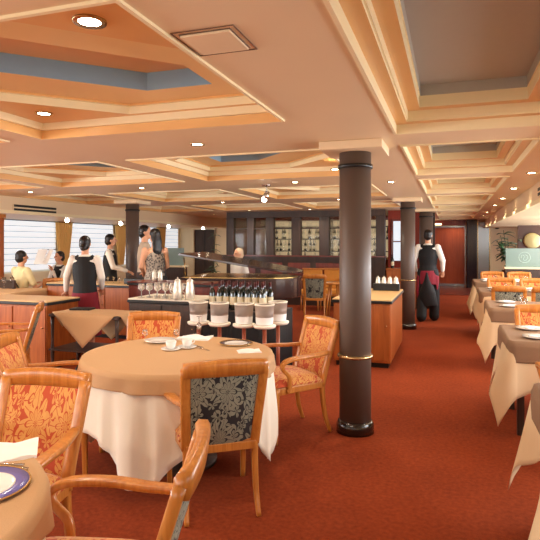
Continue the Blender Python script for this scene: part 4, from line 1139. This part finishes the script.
def person(name, label, loc, rz, h, sit=False, shirt=SHIRT, vest=VEST, legs=('trousers', VEST), hair=HAIR, hairstyle='short', arms=None, face=0, extra=None, lean=0, sleeve='long', stride=0, seatz=.47):
    t = thing('person', (loc[0],loc[1],loc[2] if len(loc) > 2 else 0), rz, label, 'person'); s = h/1.75
    t.scale = (s,s,s)
    dz = -(.95-(seatz/s+.10)) if sit else 0
    ly = lean
    pel = Vector((0,0,.95+dz)); ch = Vector((0,ly*.6,1.28+dz)); nk = Vector((0,ly,1.47+dz)); hc = Vector((0,ly+.02,1.625+dz))
    sh = {k: Vector((k*.175,ly,1.405+dz)) for k in (-1,1)}
    default = {k: ((k*.235,-.03+ly*.5,1.13+dz),(k*.245,.05+ly*.4,.89+dz)) for k in (-1,1)}
    ar = dict(default)
    if arms:
        for k, v in arms.items(): ar[k] = tuple((p[0],p[1],p[2]+dz) for p in v)
    if sit: hp = {k: ((k*.09,0,.93+dz),(k*.12,.42,.50/s*1.0),(k*.12,.44,.09)) for k in (-1,1)}
    else: hp = {k: ((k*.09,0,.93),(k*.10,.03+k*stride*.5+.02,.50),(k*.10,-.02+k*stride,.09)) for k in (-1,1)}
    # body: one continuous surface
    b = MB()
    loft(b, [(0,0,.86+dz,.13,.10),(0,0,.95+dz,.155,.11),(0,ly*.2,1.08+dz,.125,.09),(0,ly*.6,1.25+dz,.150,.10),(0,ly*.9,1.38+dz,.165,.088),(0,ly,1.44+dz,.09,.06)])
    limb(b, [nk-Vector((0,0,.05)), nk+Vector((0,.005,.09))], [.055,.050])
    T = head(hc, b, face)
    for k in (-1,1):
        e, w = ar[k]
        limb(b, [sh[k], Vector(e), Vector(w)], [.048,.038,.026]); hand(b, w, Vector(w)-Vector(e), k)
        a0, a1, a2 = hp[k]; limb(b, [Vector(a0), Vector(a1), Vector(a2)], [.078,.052,.038])
    body = remesh(b, 'body', SKIN, t, .0085)
    # eyes, mouth
    for k in (-1,1): m = MB(); m.ball((k*.028,.079,.014), (.011,.007,.007), n=10, T=T); m.build('eye', EYE, t)
    m = MB(); m.ball((0,.082,-.052), (.022,.006,.006), n=10, T=T); m.build('mouth', LIP, t)
    # hair
    m = MB()
    m.ball((0,-.022,.038), (.083,.093,.090), n=20, T=T)
    if hairstyle in ('short','bun','long'): m.ball((0,-.045,-.012), (.079,.072,.085), n=16, T=T)
    if hairstyle == 'bun': m.ball((0,-.10,-.055), (.048,.04,.045), n=14, T=T)
    if hairstyle == 'long':
        m.tube([(0,-.05,.05),(0,-.085,-.08),(0,-.10,-.22),(0,-.10,-.36)], [(.07,.06),(.085,.04),(.08,.03),(.03,.014)], 14, T=T, up=(0,1,0))
    remesh(m, 'hair', hair, t, .009, 2)
    # shirt
    if shirt:
        m = MB(); loft(m, [(0,0,.93+dz,.165,.122),(0,ly*.2,1.08+dz,.142,.106),(0,ly*.6,1.25+dz,.168,.117),(0,ly*.9,1.38+dz,.175,.10),(0,ly,1.445+dz,.10,.070),(0,ly,1.475+dz,.062,.06)])
        for k in (-1,1):
            e, w = Vector(ar[k][0]), Vector(ar[k][1]); w2 = e.lerp(w, .92)
            if sleeve == 'long': limb(m, [sh[k], e, w2], [.062,.053,.038])
            elif sleeve == 'short': limb(m, [sh[k], sh[k].lerp(e,.7)], [.066,.060])
        remesh(m, 'shirt', shirt, t, .0095, 3)
    if vest:
        m = MB(); loft(m, [(0,0,.90+dz,.182,.138),(0,ly*.2,1.06+dz,.158,.122),(0,ly*.6,1.22+dz,.184,.130),(0,ly*.85,1.33+dz,.182,.118),(0,ly*.95,1.40+dz,.150,.096),(0,ly,1.445+dz,.098,.078)])
        for k in (-1,1): m.tube([(k*.08,ly,1.43+dz),(k*.14,ly,1.40+dz)], [.05,.042], 12)
        remesh(m, 'vest', vest, t, .0095, 3)
    kind, lm = legs
    if kind in ('trousers','waiter'):
        m = MB(); loft(m, [(0,0,.86+dz,.165,.125),(0,0,.95+dz,.172,.128),(0,0,1.0+dz,.160,.118)])
        for k in (-1,1):
            a0, a1, a2 = hp[k]; limb(m, [Vector(a0), Vector(a1), Vector(a2)], [.108,.100,.095] if kind == 'waiter' else [.098,.078,.070])
        remesh(m, 'trousers', lm, t, .0105, 3)
    if kind == 'waiter':
        m = MB(); loft(m, [(0,0,.70,.182,.142),(0,0,.80,.186,.146),(0,0,.92,.182,.140),(0,0,.99,.166,.126)]); 
        m.tube([(-.17,-.04,.86),(-.19,-.05,.55),(-.17,-.06,.38)], [(.05,.03),(.06,.03),(.02,.012)], 10); m.tube([(.17,-.04,.86),(.18,-.05,.6)], [(.05,.03),(.02,.012)], 10)
        remesh(m, 'waist_apron', MAROON, t, .0105, 3)
        m = MB(); loft(m, [(0,-.06,.30,.19,.10),(0,-.07,.55,.155,.10),(0,-.07,.78,.08,.095),(0,-.06,.93,.03,.09)]); remesh(m, 'long_apron', VEST, t, .0105, 2)
    if kind == 'skirt':
        m = MB(); loft(m, [(0,0,.30+dz*0,.24,.20),(0,0,.62,.225,.185),(0,0,.88,.19,.145),(0,0,.98,.165,.122)]); remesh(m, 'skirt', lm, t, .0105, 2)
    if kind == 'dress':
        m = MB(); loft(m, [(0,0,.52,.22,.17),(0,0,.80,.195,.150),(0,0,.95,.178,.132),(0,0,1.08,.142,.106),(0,0,1.25,.165,.115),(0,0,1.36,.15,.10),(0,0,1.43,.10,.07)]); remesh(m, 'dress', lm, t, .0105, 2)
    for k in (-1,1):
        a2 = Vector(hp[k][2]); m = MB(); m.tube([(a2.x,a2.y-.06,.035),(a2.x,a2.y+.02,.05),(a2.x,a2.y+.12,.038),(a2.x,a2.y+.18,.028)], [(.032,.034),(.042,.048),(.042,.034),(.024,.022)], 12, up=(0,0,1)); m.build('shoe', BLACK, t)
    if extra: extra(t)
    return t
def strap(t):
    m = MB(); m.tube(smooth_path([(-.10,-.10,.93),(.06,-.125,.80),(.17,-.10,.68)],4), [(.012,.006)]*9, 8); m.build('shoulder_strap', BLACK, t)
def bag(t):
    m = MB(); m.tube(smooth_path([(.12,-.02,1.45),(.19,-.08,1.2),(.22,-.06,1.0)],4), [(.010,.006)]*9, 8); m.build('bag_strap', BLACK, t)
person('w', 'waiter in black vest and maroon apron walking away down the aisle', P(428,10.4), R(-6), 1.77, legs=('waiter', VEST), stride=.12, arms={1:((.27,-.02,1.15),(.25,.12,.95)), -1:((-.26,-.02,1.15),(-.24,.10,.94))})
person('w', 'waitress with black bun, black vest and red skirt, back to the camera at left', P(85,7.2), R(20), 1.60, legs=('skirt', MAROON), hairstyle='bun', arms={-1:((-.27,.02,1.16),(-.32,.14,.93)), 1:((.24,.0,1.14),(.2,.15,.97))})
person('w', 'waiter in black vest in profile by the left windows, reaching over the cabinet', P(110,9.4), R(-62), 1.66, arms={-1:((-.2,.06,1.15),(-.12,.30,1.05)), 1:((.2,.08,1.15),(.12,.32,1.07))}, face=R(8))
person('w', 'woman with long black hair in a mottled sleeveless dress beside the left column', P(155,8.35), R(58), 1.73, shirt=None, vest=None, legs=('dress', DRESS), hairstyle='long', arms={-1:((-.22,.03,1.15),(-.1,.2,1.05)), 1:((.22,.0,1.15),(.14,.2,1.02))})
o = bpy.data.objects.new('handbag', None)
person('w', 'man in beige shirt partly hidden behind the left column', P(144.5,8.85), R(-50), 1.80, shirt=BEIGE, vest=None, legs=('trousers', BROWNF), sleeve='short', face=R(-20))
x, y = P(21, 9.3)
person('w', 'seated man in pale yellow shirt reading a menu by the left window', (x,y), R(-14), 1.76, sit=True, shirt=SHIRTY, vest=None, legs=('trousers', BROWNF), sleeve='short', arms={-1:((-.24,.12,1.10),(-.10,.34,1.16)), 1:((.24,.12,1.10),(.10,.34,1.16))}, extra=strap, face=R(-5))
manloc = (x, y)
t = thing('dark_chair', (x,y,0), R(-14), 'low dark chair under the seated man with the menu', 'chair')
m = MB(); m.box(-.21,.21,-.2,.2,.40,.455); m.build('seat', FAB_B, t, bevel=.01)
m = MB(); m.box(-.21,.21,-.27,-.22,.40,.88); m.build('backrest', DKW, t, bevel=.01)
for sx in (-1,1):
    for sy in (-1,1): m = MB(); m.tube([(sx*.18,sy*.17,.40),(sx*.18,sy*.19,0)], [.02,.014]); m.build('leg', DKW, t)
x, y = P(60, 10.6)
person('w', 'seated woman in black vest facing the camera, hand at her chin, by the window', (x,y), R(165), 1.70, sit=True, hairstyle='short', arms={-1:((-.2,.16,1.08),(-.04,.20,1.36)), 1:((.24,.1,1.1),(.2,.3,1.0))})
t = thing('dark_chair', (x,y,0), R(165), 'dark chair under the seated woman by the window', 'chair')
m = MB(); m.box(-.21,.21,-.2,.2,.40,.455); m.build('seat', FAB_B, t, bevel=.01)
for sx in (-1,1):
    for sy in (-1,1): m = MB(); m.tube([(sx*.18,sy*.17,.40),(sx*.18,sy*.19,0)], [.02,.014]); m.build('leg', DKW, t)
x, y = P(239, 10.6)
person('w', 'pale-haired person seated behind the piano lid', (x,y), R(150), 1.76, sit=True, shirt=SHIRT, vest=None, legs=('trousers', BROWNF), hair=HAIRL, seatz=.50)
t = thing('piano_stool', (x,y,0), 0, 'stool under the pale-haired person behind the piano', 'stool')
m = MB(); m.lathe([(0,.42),(.19,.42),(.2,.45),(.19,.48),(0,.485)], 24); m.build('seat', BLACK, t); m = MB(); m.lathe([(.15,0),(.15,.02),(.03,.05),(.03,.42)], 20); m.build('pedestal', DKW, t)
bpy.data.objects.remove(o)
# menu
mx0, my0 = manloc
t = thing('menu', (mx0, my0, 0), R(-14), 'open white menu held by the seated man at the left window', 'menu')
for s in (-1,1):
    m = MB(); Tm = Matrix.Translation((0,.42,1.14)) @ Matrix.Rotation(s*R(-14),4,'Z') @ Matrix.Rotation(R(-25),4,'X'); m.box(0 if s>0 else -.2, .2 if s>0 else 0, 0,.006,-.02,.27, T=Tm); m.build('page', NAP, t)
m = MB(); Tm = Matrix.Translation((0,.428,1.14)) @ Matrix.Rotation(R(-25),4,'X'); m.box(-.205,.205,.004,.010,.262,.275,T=Tm); m.build('cover_edge', BLACK, t)
t = thing('handbag', P(160.5,8.25)+(.80,), R(20), 'black handbag hanging at the hip of the woman in the mottled dress', 'bag')
m = MB(); m.box(-.10,.10,-.04,.04,0,.20); m.build('body', BLACK, t, bevel=.02)
m = MB(); m.tube(smooth_path([(-.08,0,.19),(-.10,.0,.45),(-.09,.02,.62),(.05,0,.45),(.08,0,.19)],5), .006, 8); m.build('strap', BLACK, t)

# ------------------------------------------------------------------ world & view
w = bpy.data.worlds.new('world'); bpy.context.scene.world = w; w.use_nodes = True
bg = w.node_tree.nodes['Background']; bg.inputs[0].default_value = (.75,.85,1,1); bg.inputs[1].default_value = .8
s = bpy.context.scene
s.view_settings.view_transform = 'Standard'; s.view_settings.look = 'None'; s.view_settings.gamma = 1
s.view_settings.exposure = .48
s.view_settings.use_curve_mapping = False
